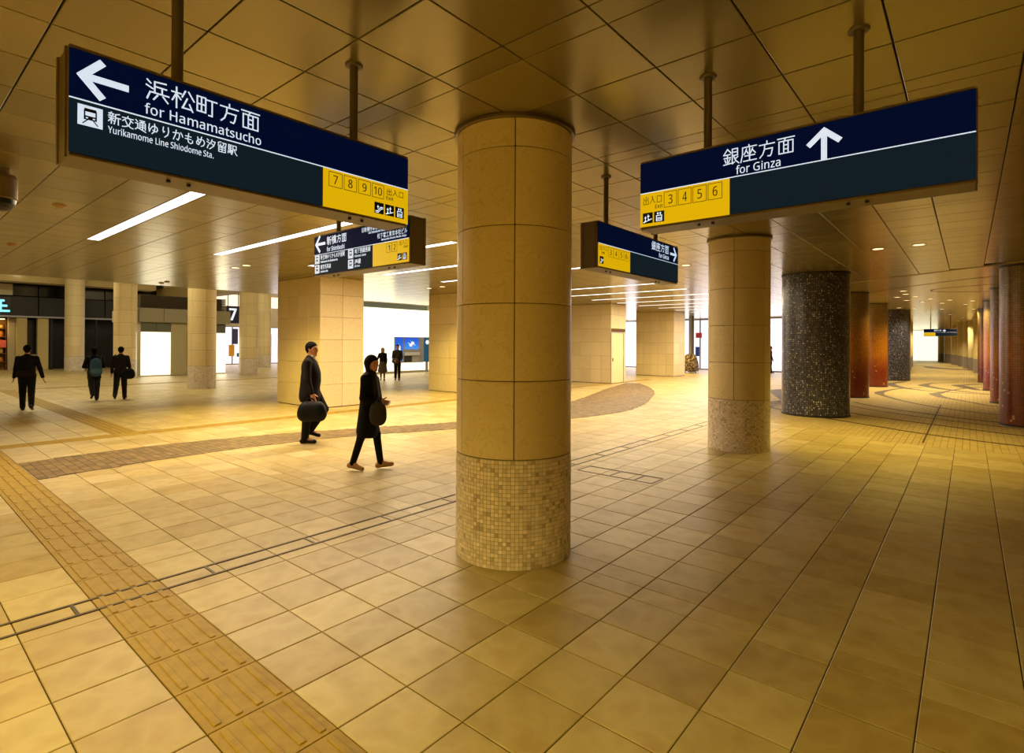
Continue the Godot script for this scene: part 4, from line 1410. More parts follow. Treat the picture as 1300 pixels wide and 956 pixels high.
	obj("banner_emblem", ds, M.letter, bd)
	for z in [-1.2, 1.0]: obj("post", span(-0.05, 0.0, 0, 0.62, z - 0.1, z + 0.1, 0.01), M.frame, bd)
	# bright exits at the end of the hall
	facade("window_2", "bright glazed exit seen between the two far square pillars", Vector2(-20.2, -30.5), Vector2(-20.2, -37.4), 3.5, 4, WIN_E, true)
	facade("window_3", "bright glazed exit at the end of the hall, left of the second cream column", Vector2(-20.2, -37.4), Vector2(-4.5, -37.4), 3.5, 8, WIN_E, true)
	struct("wall_hall_side", span(-20.6, -19.6, 0, CEIL, -30.4, -22.6), M.plaster, "pale side wall between the luminous wall and the exits", "wall")
	var gp := thing("grey_post", "slim grey metal post by the bright exit, left of the second cream column", "post", Vector3(-13.55, 0, -33.9))
	var gs := mb()
	lathe(gs, [Vector2(0.0, 0), Vector2(0.22, 0), Vector2(0.22, 0.05), Vector2(0.17, 0.06), Vector2(0.17, CEIL)], 24)
	obj("shaft", gs, mat(Color(0.42, 0.39, 0.36), 0.4, 0.4), gp)
	obj("face_strip", span(-0.06, 0.06, 0.06, CEIL, 0.15, 0.19, 0.005), M.frame, gp)
	var lu := thing("covered_trolley", "dome-shaped mottled brown covered trolley at the foot of the grey post", "trolley", Vector3(-13.05, 0, -32.5), 0.4)
	var cv := mb()
	lathe(cv, [Vector2(0.46, 0.14), Vector2(0.50, 0.2), Vector2(0.47, 0.6), Vector2(0.38, 0.95), Vector2(0.24, 1.14), Vector2(0.0, 1.2)], 24)
	var cm := tri_tex(mat(Color.WHITE, 0.8), noise_tex(0.018, [[0.0, Color(0.08, 0.06, 0.04)], [0.42, Color(0.28, 0.20, 0.13)], [0.5, Color(0.85, 0.76, 0.62)], [0.6, Color(0.3, 0.2, 0.14)], [1.0, Color(0.1, 0.07, 0.05)]], 2, 6, 256), 0.8, false)
	obj("cover", cv, cm, lu)
	for x in [-0.3, 0.3]:
		for z in [-0.3, 0.3]:
			var wst := mb()
			tube(wst, Vector3(x - 0.02, 0.07, z), Vector3(x + 0.02, 0.07, z), 0.07, 14)
			obj("wheel", wst, M.black, lu)
	obj("base_plate", span(-0.44, 0.44, 0.12, 0.18, -0.36, 0.36, 0.01), M.steel, lu)
	for p in [[-14.4, 2.2, 0.42, 0.36, Color(0.80, 0.22, 0.26), "red sign plate in the bright exit beside the grey post"], [-14.5, 0.92, 0.26, 0.66, Color(0.05, 0.30, 0.72), "blue poster in the bright exit beside the grey post"]]:
		var o := obj("poster", bx(Vector3(p[2], p[3], 0.05), 0.005), mat(p[4], 0.5), self, Vector3(p[0], p[1] + p[3] / 2, -37.34))
		tag(o, p[5], "poster", "", "thing")
	# glowing end wall of the corridor
	var ew := Node3D.new()
	ew.name = "wall_corridor_end"
	add_child(ew)
	tag(ew, "glowing white glass wall closing the far corridor", "wall", "", "structure")
	obj("backing", span(-7.2, -1.4, 0, CEIL, -77.6, -77.1), M.plaster, ew)
	for i in 5: obj("glass_panel", span(-6.9 + 0.86 * i, -6.9 + 0.86 * (i + 1) - 0.012, 0.05, 3.45, -77.1, -77.04, 0.004), M.lumin, ew)
	lamp_area(ew, Vector3(-4.7, 1.8, -76.9), Vector2(4.2, 3.2), Vector3.BACK, 3.0, Color(1.0, 0.96, 0.8))
	# unseen luminous panels, added to light the hall from above
	for x in [-33.5, -22.0]:
		for z in [3.0, -5.5, -14.0, -25.0, -38.0]:
			var hl := thing("added_hall_light", "added unseen square luminous panel in the hall's high ceiling, %s row, %s" % [["first", "second", "third", "fourth", "fifth"][[3.0, -5.5, -14.0, -25.0, -38.0].find(z)], "kiosk side" if x < -30 else "low ceiling side"], "ceiling light", Vector3(x, 7.38, z), 0, "added luminous panels of the high hall")
			obj("diffuser", bx(Vector3(2.4, 0.03, 2.4), 0.004), M.lamp, hl)
			lamp_area(hl, Vector3(0, -0.03, 0), Vector2(2.3, 2.3), Vector3.DOWN, HALL_E, Color(1.0, 0.93, 0.74))
	# hanging camera and detectors on the bronze ceiling
	var sc := thing("security_camera", "dark security camera housing hanging from the ceiling at the left edge", "security camera", Vector3(-7.65, CEIL, -0.88))
	var cs := mb()
	lathe(cs, [Vector2(0, 0), Vector2(0.07, 0), Vector2(0.07, -0.05), Vector2(0.12, -0.06), Vector2(0.135, -0.10), Vector2(0.135, -0.30), Vector2(0.125, -0.31)], 28)
	obj("housing", cs, M.housing, sc)
	var cd := mb()
	lathe(cd, [Vector2(0.125, -0.31), Vector2(0.118, -0.36), Vector2(0.09, -0.40), Vector2(0.05, -0.425), Vector2(0, -0.43)], 28)
	obj("dome", cd, M.black, sc)
	for s in [[75, 261, "small round smoke detector left of the nearest strip light"], [15, 310, "small round smoke detector at the left edge, below the camera housing"], [205, 359, "small round smoke detector above the kiosk's round column"], [212, 357.5, "second small round smoke detector above the kiosk's round column"]]:
		var p := on_ceiling(s[0], s[1])
		var dt := thing("smoke_detector", s[2], "smoke detector", p)
		var ds2 := mb()
		lathe(ds2, [Vector2(0, -0.035), Vector2(0.04, -0.035), Vector2(0.052, -0.028), Vector2(0.075, -0.012), Vector2(0.078, 0), Vector2(0, 0)], 20)
		obj("body", ds2, mat(Color(0.62, 0.5, 0.3), 0.5), dt)
	# wall washers on the hall's beam
	var hw := thing("wall_washer", "small round white lamp on the pale beam at the far left", "lamp", Vector3(-41.28, 5.5, -5.5))
	var hs := mb()
	lathe(hs, [Vector2(0, 0), Vector2(0.09, 0), Vector2(0.12, 0.1), Vector2(0.1, 0.22), Vector2(0, 0.24)], 16)
	obj("bulb", hs, M.lamp, hw)
	obj("bracket", span(-0.12, 0.02, 0.08, 0.14, -0.03, 0.03, 0.004), M.steel, hw)

func facade(called: String, label: String, a: Vector2, b: Vector2, h: float, n: int, energy: float, glass := true) -> void:
	var w := Node3D.new()
	w.name = called
	add_child(w)
	tag(w, label, "window", "", "structure")
	var t := (b - a).normalized()
	var nrm := Vector2(-t.y, t.x)      # faces the concourse
	if nrm.dot(-a) < 0: nrm = -nrm
	var len := a.distance_to(b)
	w.position = Vector3(a.x, 0, a.y)
	w.rotation.y = atan2(-t.y, t.x)
	var sgn: float = 1.0 if (Basis(Vector3.UP, w.rotation.y) * Vector3(0, 0, 1)).dot(Vector3(nrm.x, 0, nrm.y)) > 0 else -1.0
	for i in n:
		var x0 := len * i / n
		var x1 := len * (i + 1) / n
		obj("pane", span(x0 + 0.05, x1 - 0.05, 0.08, h - 0.08, -0.03, 0.03, 0.004), M.window, w)
		obj("mullion", span(x1 - 0.045, x1 + 0.045, 0, h, -0.07, 0.07, 0.006), M.frame, w)
	obj("sill", span(0, len, 0, 0.075, -0.08, 0.08, 0.006), M.frame, w)
	obj("head_rail", span(0, len, h - 0.075, h, -0.08, 0.08, 0.006), M.frame, w)
	lamp_area(w, Vector3(len / 2, h / 2, sgn * 0.15), Vector2(len * 0.95, h * 0.9), Vector3(0, 0, sgn), energy * len * h / 40.0, Color(0.97, 0.93, 0.95))

# ------------------------------------------------------------------ people: smooth fields meshed with surface nets
func cap(a: Vector3, b: Vector3, ra: float, rb := -1.0, sq := Vector3.ONE, k := 0.03, sub := false) -> Array:
	return [a, b, ra, ra if rb < 0 else rb, sq, k, sub]

func moved(prims: Array, tf: Transform3D) -> Array:
	var out := []
	for p in prims:
		var q: Array = p.duplicate()
		q[0] = tf * (p[0] as Vector3)
		q[1] = tf * (p[1] as Vector3)
		out.append(q)
	return out

func field_mesh(prims: Array, cell: float, st: SurfaceTool = null) -> SurfaceTool:
	if st == null:
		st = SurfaceTool.new()
		st.begin(Mesh.PRIMITIVE_TRIANGLES)
	var lo := Vector3.INF
	var hi := -Vector3.INF
	for p in prims:
		if p[6]: continue
		var r: Vector3 = (p[4] as Vector3) * maxf(p[2], p[3]) + Vector3.ONE * (cell * 2.5)
		lo = lo.min((p[0] as Vector3).min(p[1]) - r)
		hi = hi.max((p[0] as Vector3).max(p[1]) + r)
	var n := Vector3i(((hi - lo) / cell).ceil()) + Vector3i.ONE
	var nx := n.x
	var nxy := n.x * n.y
	var f := PackedFloat32Array()
	f.resize(nxy * n.z)
	f.fill(1.0)
	for p in prims:
		var a: Vector3 = p[0]
		var sq: Vector3 = p[4]
		var inv := Vector3.ONE / sq
		var ba: Vector3 = ((p[1] as Vector3) - a) * inv
		var bb := maxf(ba.dot(ba), 1e-9)
		var ra: float = p[2]
		var dr: float = p[3] - ra
		var ms: float = minf(sq.x, minf(sq.y, sq.z))
		var k: float = p[5]
		var sub: bool = p[6]
		var ext: Vector3 = sq * maxf(ra, p[3]) + Vector3.ONE * (k + cell * 2.5)
		var i0 := Vector3i((((a.min(p[1]) - ext) - lo) / cell).floor()).clamp(Vector3i.ZERO, n - Vector3i.ONE)
		var i1 := Vector3i((((a.max(p[1]) + ext) - lo) / cell).ceil()).clamp(Vector3i.ZERO, n - Vector3i.ONE)
		for z in range(i0.z, i1.z + 1):
			for y in range(i0.y, i1.y + 1):
				var base := z * nxy + y * nx
				for x in range(i0.x, i1.x + 1):
					var q := (lo + Vector3(x, y, z) * cell - a) * inv
					var t := clampf(q.dot(ba) / bb, 0.0, 1.0)
					var d := ((q - ba * t).length() - ra - dr * t) * ms
					var o := f[base + x]
					if sub:
						d = -d
						var h := maxf(k - absf(o - d), 0.0) / k
						f[base + x] = maxf(o, d) + h * h * k * 0.25
					else:
						var h := maxf(k - absf(o - d), 0.0) / k
						f[base + x] = minf(o, d) - h * h * k * 0.25
	# surface nets
	var vid := {}
	var pts := PackedVector3Array()
	var nrm := PackedVector3Array()
	var off := [0, 1, nx, nx + 1, nxy, nxy + 1, nxy + nx, nxy + nx + 1]
	for z in n.z - 1:
		for y in n.y - 1:
			var base := z * nxy + y * nx
			for x in nx - 1:
				var b := base + x
				var m := 0
				for c in 8:
					if f[b + off[c]] < 0.0: m |= 1 << c
				if m == 0 or m == 255: continue
				var sum := Vector3.ZERO
				var cnt := 0
				for e in [[0, 1], [2, 3], [4, 5], [6, 7], [0, 2], [1, 3], [4, 6], [5, 7], [0, 4], [1, 5], [2, 6], [3, 7]]:
					var u: float = f[b + off[e[0]]]
					var v: float = f[b + off[e[1]]]
					if (u < 0.0) != (v < 0.0):
						var t := u / (u - v)
						var A := Vector3(e[0] & 1, (e[0] >> 1) & 1, (e[0] >> 2) & 1)
						var B := Vector3(e[1] & 1, (e[1] >> 1) & 1, (e[1] >> 2) & 1)
						sum += A.lerp(B, t)
						cnt += 1
				vid[b] = pts.size()
				pts.append(lo + (Vector3(x, y, z) + sum / cnt) * cell)
				var g := Vector3(f[b + 1] + f[b + nx + 1] + f[b + nxy + 1] + f[b + nxy + nx + 1] - f[b] - f[b + nx] - f[b + nxy] - f[b + nxy + nx],
					f[b + nx] + f[b + nx + 1] + f[b + nxy + nx] + f[b + nxy + nx + 1] - f[b] - f[b + 1] - f[b + nxy] - f[b + nxy + 1],
					f[b + nxy] + f[b + nxy + 1] + f[b + nxy + nx] + f[b + nxy + nx + 1] - f[b] - f[b + 1] - f[b + nx] - f[b + nx + 1])
				nrm.append(g.normalized())
	var D := [1, nx, nxy]
	for b in vid:
		for ax in 3:
			var p: int = D[(ax + 1) % 3]
			var q: int = D[(ax + 2) % 3]
			var c1: float = f[b]
			var c2: float = f[b + D[ax]]
			if (c1 < 0.0) == (c2 < 0.0): continue
			if not (vid.has(b - p) and vid.has(b - q) and vid.has(b - p - q)): continue
			var v := [vid[b], vid[b - p], vid[b - p - q], vid[b - q]]
			if c1 < 0.0: v.reverse()
			for i in [0, 1, 2, 0, 2, 3]:
				st.set_normal(nrm[v[i]])
				st.add_vertex(pts[v[i]])
	return st

func mesh_of(prims: Array, cell: float) -> ArrayMesh:
	return field_mesh(prims, cell).commit()

func hand_prims(wrist: Vector3, dir: Vector3, thumb_side: Vector3, curl: float, s: float) -> Array:
	var out := []
	var y := dir.normalized()
	var x := (thumb_side - y * thumb_side.dot(y)).normalized()
	var pn := y.cross(x)      # palm normal
	if pn.dot(Vector3(0, 0, 1)) > 10: pn = -pn
	for i in 4:
		var u := (0.030 - 0.020 * i) * s
		out.append(cap(wrist + y * 0.012 * s + x * u * 0.6, wrist + y * 0.082 * s + x * u, 0.013 * s, 0.0115 * s, Vector3.ONE, 0.014))
	var lens := [0.070, 0.078, 0.072, 0.056]
	for i in 4:
		var u := (0.032 - 0.021 * i) * s
		var p := wrist + y * 0.086 * s + x * u
		var ang := curl * (0.5 + 0.12 * i)
		var d := y
		for j in 3:
			d = d.rotated(x, ang * (0.5 if j == 0 else 0.8))
			var L: float = lens[i] * s * [0.45, 0.31, 0.24][j]
			out.append(cap(p, p + d * L, (0.0088 - 0.0008 * j) * s, (0.0082 - 0.0009 * j) * s, Vector3.ONE, 0.004))
			p += d * L
	var tp := wrist + y * 0.028 * s + x * 0.032 * s
	var td := (y * 0.75 + x * 0.6).normalized().rotated(x, curl * 0.35)
	out.append(cap(tp, tp + td * 0.042 * s, 0.012 * s, 0.0100 * s, Vector3.ONE, 0.008))
	out.append(cap(tp + td * 0.042 * s, tp + (td * 0.042 + td.rotated(x, curl * 0.4) * 0.030) * s, 0.0098 * s, 0.0080 * s, Vector3.ONE, 0.004))
	return out

# P: h, legs [[thigh, knee, toe pitch] left, right], arms [[swing, spread, elbow, turn] left, right], lean, yaw, tilt, coat, style, colours
func person(label: String, at: Vector3, turn: float, P: Dictionary) -> Node3D:
	var s: float = P.h / 1.73
	var fine: bool = P.get("fine", false)
	var cb := 0.017 if fine else 0.022       # cells: body and clothes
	var ch := 0.006 if fine else 0.010       # head
	var cf := 0.0045 if fine else 0.0065     # hands
	var fat: float = P.get("girth", 1.0)
	var t := thing("person", label, "person", at, turn)
	var X := func(v: Vector3) -> Vector3: return v * s
	# legs
	var hip := [Vector3(0.085, 0, 0), Vector3(-0.085, 0, 0)]
	var knee := []
	var ank := []
	var toe := []
	var heel := []
	var low := 10.0
	for i in 2:
		var L: Array = P.legs[i]
		var a := deg_to_rad(L[0])
		var b := deg_to_rad(L[0] - L[1])
		var c := deg_to_rad(L[2])
		var k: Vector3 = hip[i] + Vector3(0, -cos(a), sin(a)) * 0.435
		var n: Vector3 = k + Vector3(0, -cos(b), sin(b)) * 0.425
		var fd := Vector3((0.12 if i == 0 else -0.12), sin(c), cos(c)).normalized()
		var up := Vector3(0, cos(c), -sin(c))
		knee.append(k); ank.append(n)
		heel.append(n - up * 0.045 - fd * 0.045)
		toe.append(n - up * 0.052 + fd * 0.165)
		low = minf(low, minf(heel[i].y, toe[i].y) - 0.036)
	var lift := Vector3(0, -low, 0)
	for arr in [hip, knee, ank, toe, heel]:
		for i in 2: arr[i] = (arr[i] + lift) * s
	var root := lift * s
	var ub := Transform3D(Basis(Vector3.RIGHT, deg_to_rad(P.get("lean", 3.0))), root)
	# arms, in the upper body's frame
	var sh := []
	var el := []
	var wr := []
	for i in 2:
		var A: Array = P.arms[i]
		var sg := 1.0 if i == 0 else -1.0
		var S := Vector3(0.180 * sg * P.get("shoulder", 1.0), 0.455, -0.01)
		var b1 := Basis(Vector3.RIGHT, -deg_to_rad(A[0])) * Basis(Vector3.BACK, deg_to_rad(A[1]) * sg)
		var E: Vector3 = S + b1 * Vector3(0, -0.295, 0)
		var b2 := b1 * Basis(Vector3.UP, deg_to_rad(A[3]) * sg) * Basis(Vector3.RIGHT, -deg_to_rad(A[2]))
		var W: Vector3 = E + b2 * Vector3(0, -0.25, 0)
		sh.append(ub * (S * s)); el.append(ub * (E * s)); wr.append(ub * (W * s))
	var U := func(x: float, y: float, z: float) -> Vector3: return ub * (Vector3(x, y, z) * s)
	var head := Transform3D(ub.basis * Basis(Vector3.UP, deg_to_rad(P.get("yaw", 0.0))) * Basis(Vector3.RIGHT, deg_to_rad(P.get("tilt", 0.0))), U.call(0, 0.672, 0.035))
	var flat := Vector3(1, 1, 0.66)
	# body: one continuous skin
	var body := [cap(U.call(0, 0.02, 0), U.call(0, 0.18, 0), 0.135 * s, 0.115 * s, flat), cap(U.call(0, 0.18, 0), U.call(0, 0.38, 0), 0.115 * s, 0.14 * s, flat), cap(U.call(-0.14, 0.465, 0), U.call(0.14, 0.465, 0), 0.045 * s), cap(U.call(0, 0.46, 0), U.call(0, 0.60, 0.025), 0.058 * s, 0.050 * s)]
	for i in 2:
		body += [cap(hip[i], knee[i], 0.078 * s, 0.052 * s), cap(knee[i], ank[i], 0.050 * s, 0.034 * s), cap(ank[i], toe[i], 0.034 * s, 0.026 * s)]
		body += [cap(sh[i], el[i], 0.040 * s, 0.033 * s), cap(el[i], wr[i], 0.033 * s, 0.024 * s)]
	var bs := field_mesh(body, cb)
	var hs := head.scaled_local(Vector3.ONE)
	var hp := []
	for p in [cap(Vector3(0, 0.028, -0.008), Vector3(0, 0.030, -0.012), 0.098, 0.098, Vector3(0.80, 0.95, 1.0), 0.02), cap(Vector3(0, -0.01, 0.03), Vector3(0, -0.078, 0.045), 0.062, 0.042, Vector3(0.92, 1, 1), 0.03),
		cap(Vector3(0, 0.014, 0.088), Vector3(0, -0.026, 0.104), 0.009, 0.0135, Vector3.ONE, 0.012), cap(Vector3(-0.035, 0.032, 0.074), Vector3(0.035, 0.032, 0.074), 0.011, 0.011, Vector3.ONE, 0.014),
		cap(Vector3(0.077, 0.012, -0.012), Vector3(0.077, -0.022, -0.006), 0.020, 0.014, Vector3(0.45, 1, 0.8), 0.006), cap(Vector3(-0.077, 0.012, -0.012), Vector3(-0.077, -0.022, -0.006), 0.020, 0.014, Vector3(0.45, 1, 0.8), 0.006),
		cap(Vector3(-0.018, -0.055, 0.084), Vector3(0.018, -0.055, 0.084), 0.0085, 0.0085, Vector3.ONE, 0.008), cap(Vector3(0, -0.097, 0.068), Vector3(0, -0.097, 0.070), 0.020, 0.020, Vector3.ONE, 0.02),
		cap(Vector3(0.032, 0.008, 0.090), Vector3(0.033, 0.008, 0.090), 0.014, 0.014, Vector3.ONE, 0.008, true), cap(Vector3(-0.032, 0.008, 0.090), Vector3(-0.033, 0.008, 0.090), 0.014, 0.014, Vector3.ONE, 0.008, true),
		cap(Vector3(0, -0.03, -0.02), Vector3(0, -0.14, -0.03), 0.056, 0.054, Vector3.ONE, 0.02)]:
		var q: Array = p
		q[0] *= s; q[1] *= s; q[2] *= s; q[3] *= s; q[5] *= s
		hp.append(q)
	var hst := field_mesh(hp, ch)
	bs.append_from(hst.commit(), 0, head)
	for i in 2:
		if P.get("hide_hand", -1) == i: continue
		var fd: Vector3 = (wr[i] - el[i]).normalized()
		var A: Array = P.arms[i]
		var side: Vector3 = ub.basis * Vector3(0, 0, 1)
		if absf(fd.dot(side)) > 0.8: side = Vector3.UP
		bs.append_from(field_mesh(hand_prims(wr[i], fd, side, P.get("curl", 0.55) * (1.0 if i == 0 else -1.0), s), cf).commit(), 0, Transform3D())
	obj("body", bs.commit(), P.skin, t)
	# eyes and mouth
	var eyes := mb()
	for e in [-1, 1]:
		lathe(eyes, [Vector2(0, -0.010), Vector2(0.008, -0.006), Vector2(0.010, 0), Vector2(0.008, 0.006), Vector2(0, 0.010)], 10, Vector3.ZERO, head * Transform3D(Basis.from_scale(Vector3(1.2, 0.7, 0.8) * s), Vector3(0.032 * e, 0.008, 0.080) * s))
	obj("eyes", eyes, M.black, t)
	var lip := mb()
	box(lip, Vector3.ZERO, Vector3(0.036, 0.007, 0.006) * s, 0.002, head * Transform3D(Basis(), Vector3(0, -0.055, 0.0935) * s))
	obj("mouth", lip, P.lip, t)
	# hair
	var hr := [cap(Vector3(0, 0.036, -0.016), Vector3(0, 0.038, -0.020), 0.106, 0.106, Vector3(0.82, 0.95, 1.0), 0.02)]
	match P.get("hair", "short"):
		"short":
			hr.append(cap(Vector3(0, -0.01, -0.06), Vector3(0, -0.05, -0.055), 0.052, 0.04, Vector3(1.1, 1, 1), 0.03))
			hr.append(cap(Vector3(-0.03, -0.045, 0.115), Vector3(0.03, -0.045, 0.115), 0.108, 0.108, Vector3.ONE, 0.012, true))
			hr.append(cap(Vector3(0.09, -0.06, 0.03), Vector3(0.09, -0.10, 0.03), 0.062, 0.062, Vector3.ONE, 0.01, true))
			hr.append(cap(Vector3(-0.09, -0.06, 0.03), Vector3(-0.09, -0.10, 0.03), 0.062, 0.062, Vector3.ONE, 0.01, true))
		"bob":
			hr.append(cap(Vector3(0.066, 0.02, -0.01), Vector3(0.066, -0.105, -0.01), 0.040, 0.030, Vector3(0.7, 1, 1.3), 0.03))
			hr.append(cap(Vector3(-0.066, 0.02, -0.01), Vector3(-0.066, -0.105, -0.01), 0.040, 0.030, Vector3(0.7, 1, 1.3), 0.03))
			hr.append(cap(Vector3(0, 0.0, -0.06), Vector3(0, -0.115, -0.05), 0.068, 0.050, Vector3(1.1, 1, 1), 0.04))
			hr.append(cap(Vector3(-0.03, -0.065, 0.11), Vector3(0.03, -0.065, 0.11), 0.118, 0.118, Vector3.ONE, 0.014, true))
		"cap":
			hr.append(cap(Vector3(0, 0.03, -0.05), Vector3(0, -0.075, -0.05), 0.085, 0.062, Vector3(1, 1, 0.9), 0.04))
			hr.append(cap(Vector3(-0.02, -0.06, 0.115), Vector3(0.02, -0.06, 0.115), 0.098, 0.098, Vector3.ONE, 0.014, true))
	for q in hr:
		q[0] *= s; q[1] *= s; q[2] *= s; q[3] *= s; q[5] *= s
	var hm := SurfaceTool.new()
	hm.begin(Mesh.PRIMITIVE_TRIANGLES)
	hm.append_from(mesh_of(hr, ch), 0, head)
	obj("hair", hm.commit(), P.hair_mat, t)
	# trousers or stockings
	var tr := [cap(U.call(0, 0.03, 0), U.call(0, 0.10, 0), 0.148 * s * fat, 0.138 * s * fat, Vector3(1, 1, 0.72))]
	for i in 2:
		var w: float = P.get("leg_width", 1.0)
		var end: Vector3 = (ank[i] as Vector3).lerp(knee[i], -0.02)
		tr += [cap(hip[i], knee[i], 0.096 * s * w * lerpf(1, fat, 0.5), 0.072 * s * w, Vector3.ONE, 0.025), cap(knee[i], end, 0.072 * s * w, 0.056 * s * w, Vector3.ONE, 0.025)]
	obj("trousers" if not P.get("skirt", false) else "stockings", mesh_of(tr, cb * 0.8), P.trouser_mat, t)
	if P.get("skirt", false):
		var sk := [cap(U.call(0, 0.10, 0), Vector3(0, root.y - 0.42 * s, 0.0), 0.15 * s, 0.25 * s, Vector3(1, 1, 0.8), 0.03)]
		sk.append(cap(Vector3(-0.3, root.y - 0.68 * s, 0), Vector3(0.3, root.y - 0.68 * s, 0), 0.20 * s, 0.20 * s, Vector3.ONE, 0.01, true))
		obj("skirt", mesh_of(sk, cb), P.skirt_mat, t)
	# jacket or coat: trunk, sleeves and a hem that follows the hips
	var cl: float = P.get("coat", 0.08)
	var jk := [cap(U.call(0, 0.12, 0), U.call(0, 0.35, 0.0), 0.150 * s * fat, 0.168 * s * lerpf(1, fat, 0.6), Vector3(1, 1, 0.72)), cap(U.call(0, 0.475, -0.005), U.call(-0.15, 0.445, -0.005), 0.074 * s, 0.064 * s), cap(U.call(0, 0.475, -0.005), U.call(0.15, 0.445, -0.005), 0.074 * s, 0.064 * s),
		cap(U.call(0, 0.46, -0.01), U.call(0, 0.52, 0.0), 0.085 * s, 0.066 * s), cap(U.call(0, 0.14, 0), U.call(0, -cl, 0.0) , 0.152 * s * fat, (0.165 + cl * 0.12) * s * fat, Vector3(1, 1, 0.78))]
	if P.get("belly", 0.0) > 0: jk.append(cap(U.call(0, 0.14, 0.05), U.call(0, 0.24, 0.05), P.belly * s, P.belly * s, Vector3(1, 1, 0.85), 0.06))
	for i in 2: jk += [cap(sh[i], el[i], 0.062 * s, 0.053 * s, Vector3.ONE, 0.03), cap(el[i], (wr[i] as Vector3).lerp(el[i], 0.06), 0.053 * s, 0.042 * s, Vector3.ONE, 0.02)]
	if P.get("open_hem", true):
		jk.append(cap(U.call(-0.4, -cl - 0.26, 0.0), U.call(0.4, -cl - 0.26, 0), 0.155 * s, 0.155 * s, Vector3(1, 1, 2.0), 0.012, true))
	obj("coat" if cl > 0.25 else "jacket", mesh_of(jk, cb * 0.85), P.jacket_mat, t)
	if P.has("shirt_mat"):
		var cs := [cap(U.call(0, 0.500, 0.030), U.call(0, 0.545, 0.036), 0.064 * s, 0.058 * s, Vector3.ONE, 0.01), cap(U.call(0, 0.36, 0.118), U.call(0, 0.49, 0.06), 0.018 * s, 0.045 * s, Vector3.ONE, 0.02)]
		obj("shirt_collar", mesh_of(cs, ch * 1.4), P.shirt_mat, t)
	# shoes
	for i in 2:
		var so := [cap(heel[i], toe[i], 0.040 * s, 0.036 * s, Vector3(1, 0.92, 1), 0.02), cap((ank[i] as Vector3).lerp(heel[i], 0.4), heel[i], 0.040 * s, 0.038 * s, Vector3.ONE, 0.02)]
		obj("shoe", mesh_of(so, ch * 1.4), P.shoe_mat, t)
	t.set_meta("joints", PackedVector3Array([sh[0], sh[1], el[0], el[1], wr[0], wr[1], root]))
	return t

func soft_bag(called: String, label: String, center: Vector3, size: Vector3, m: Material, turn: float, strap: Array, holder: Node3D) -> Node3D:
	var t := thing(called, label, "bag", holder.transform * center, holder.rotation.y + turn)
	var a := size / 2
	var r := minf(a.y * 0.60, a.x * 0.82)
	var sq := Vector3(1, 1, a.z / r)
	var pr := [cap(Vector3(-a.x + r, -a.y + r, 0), Vector3(a.x - r, -a.y + r, 0), r, r, sq, r), cap(Vector3(-(a.x - r) * 0.72, a.y - r * 0.9, 0), Vector3((a.x - r) * 0.72, a.y - r * 0.9, 0), r * 0.90, r * 0.90, sq, r * 1.6)]
	obj("pouch", mesh_of(pr, 0.014), m, t)
	if strap.size() > 1:
		var st := mb()
		var inv := (t.transform.affine_inverse() * holder.transform)
		var pts := []
		for p in strap: pts.append(inv * (p as Vector3))
		for i in pts.size() - 1: tube(st, pts[i], pts[i + 1], 0.012, 8)
		obj("strap", st, m, t)
	t.remove_meta("kind")
	return t

func cloth(c: Color, rough := 0.85) -> StandardMaterial3D:
	var m := mat(c, rough, 0.0, 0.3)
	return m

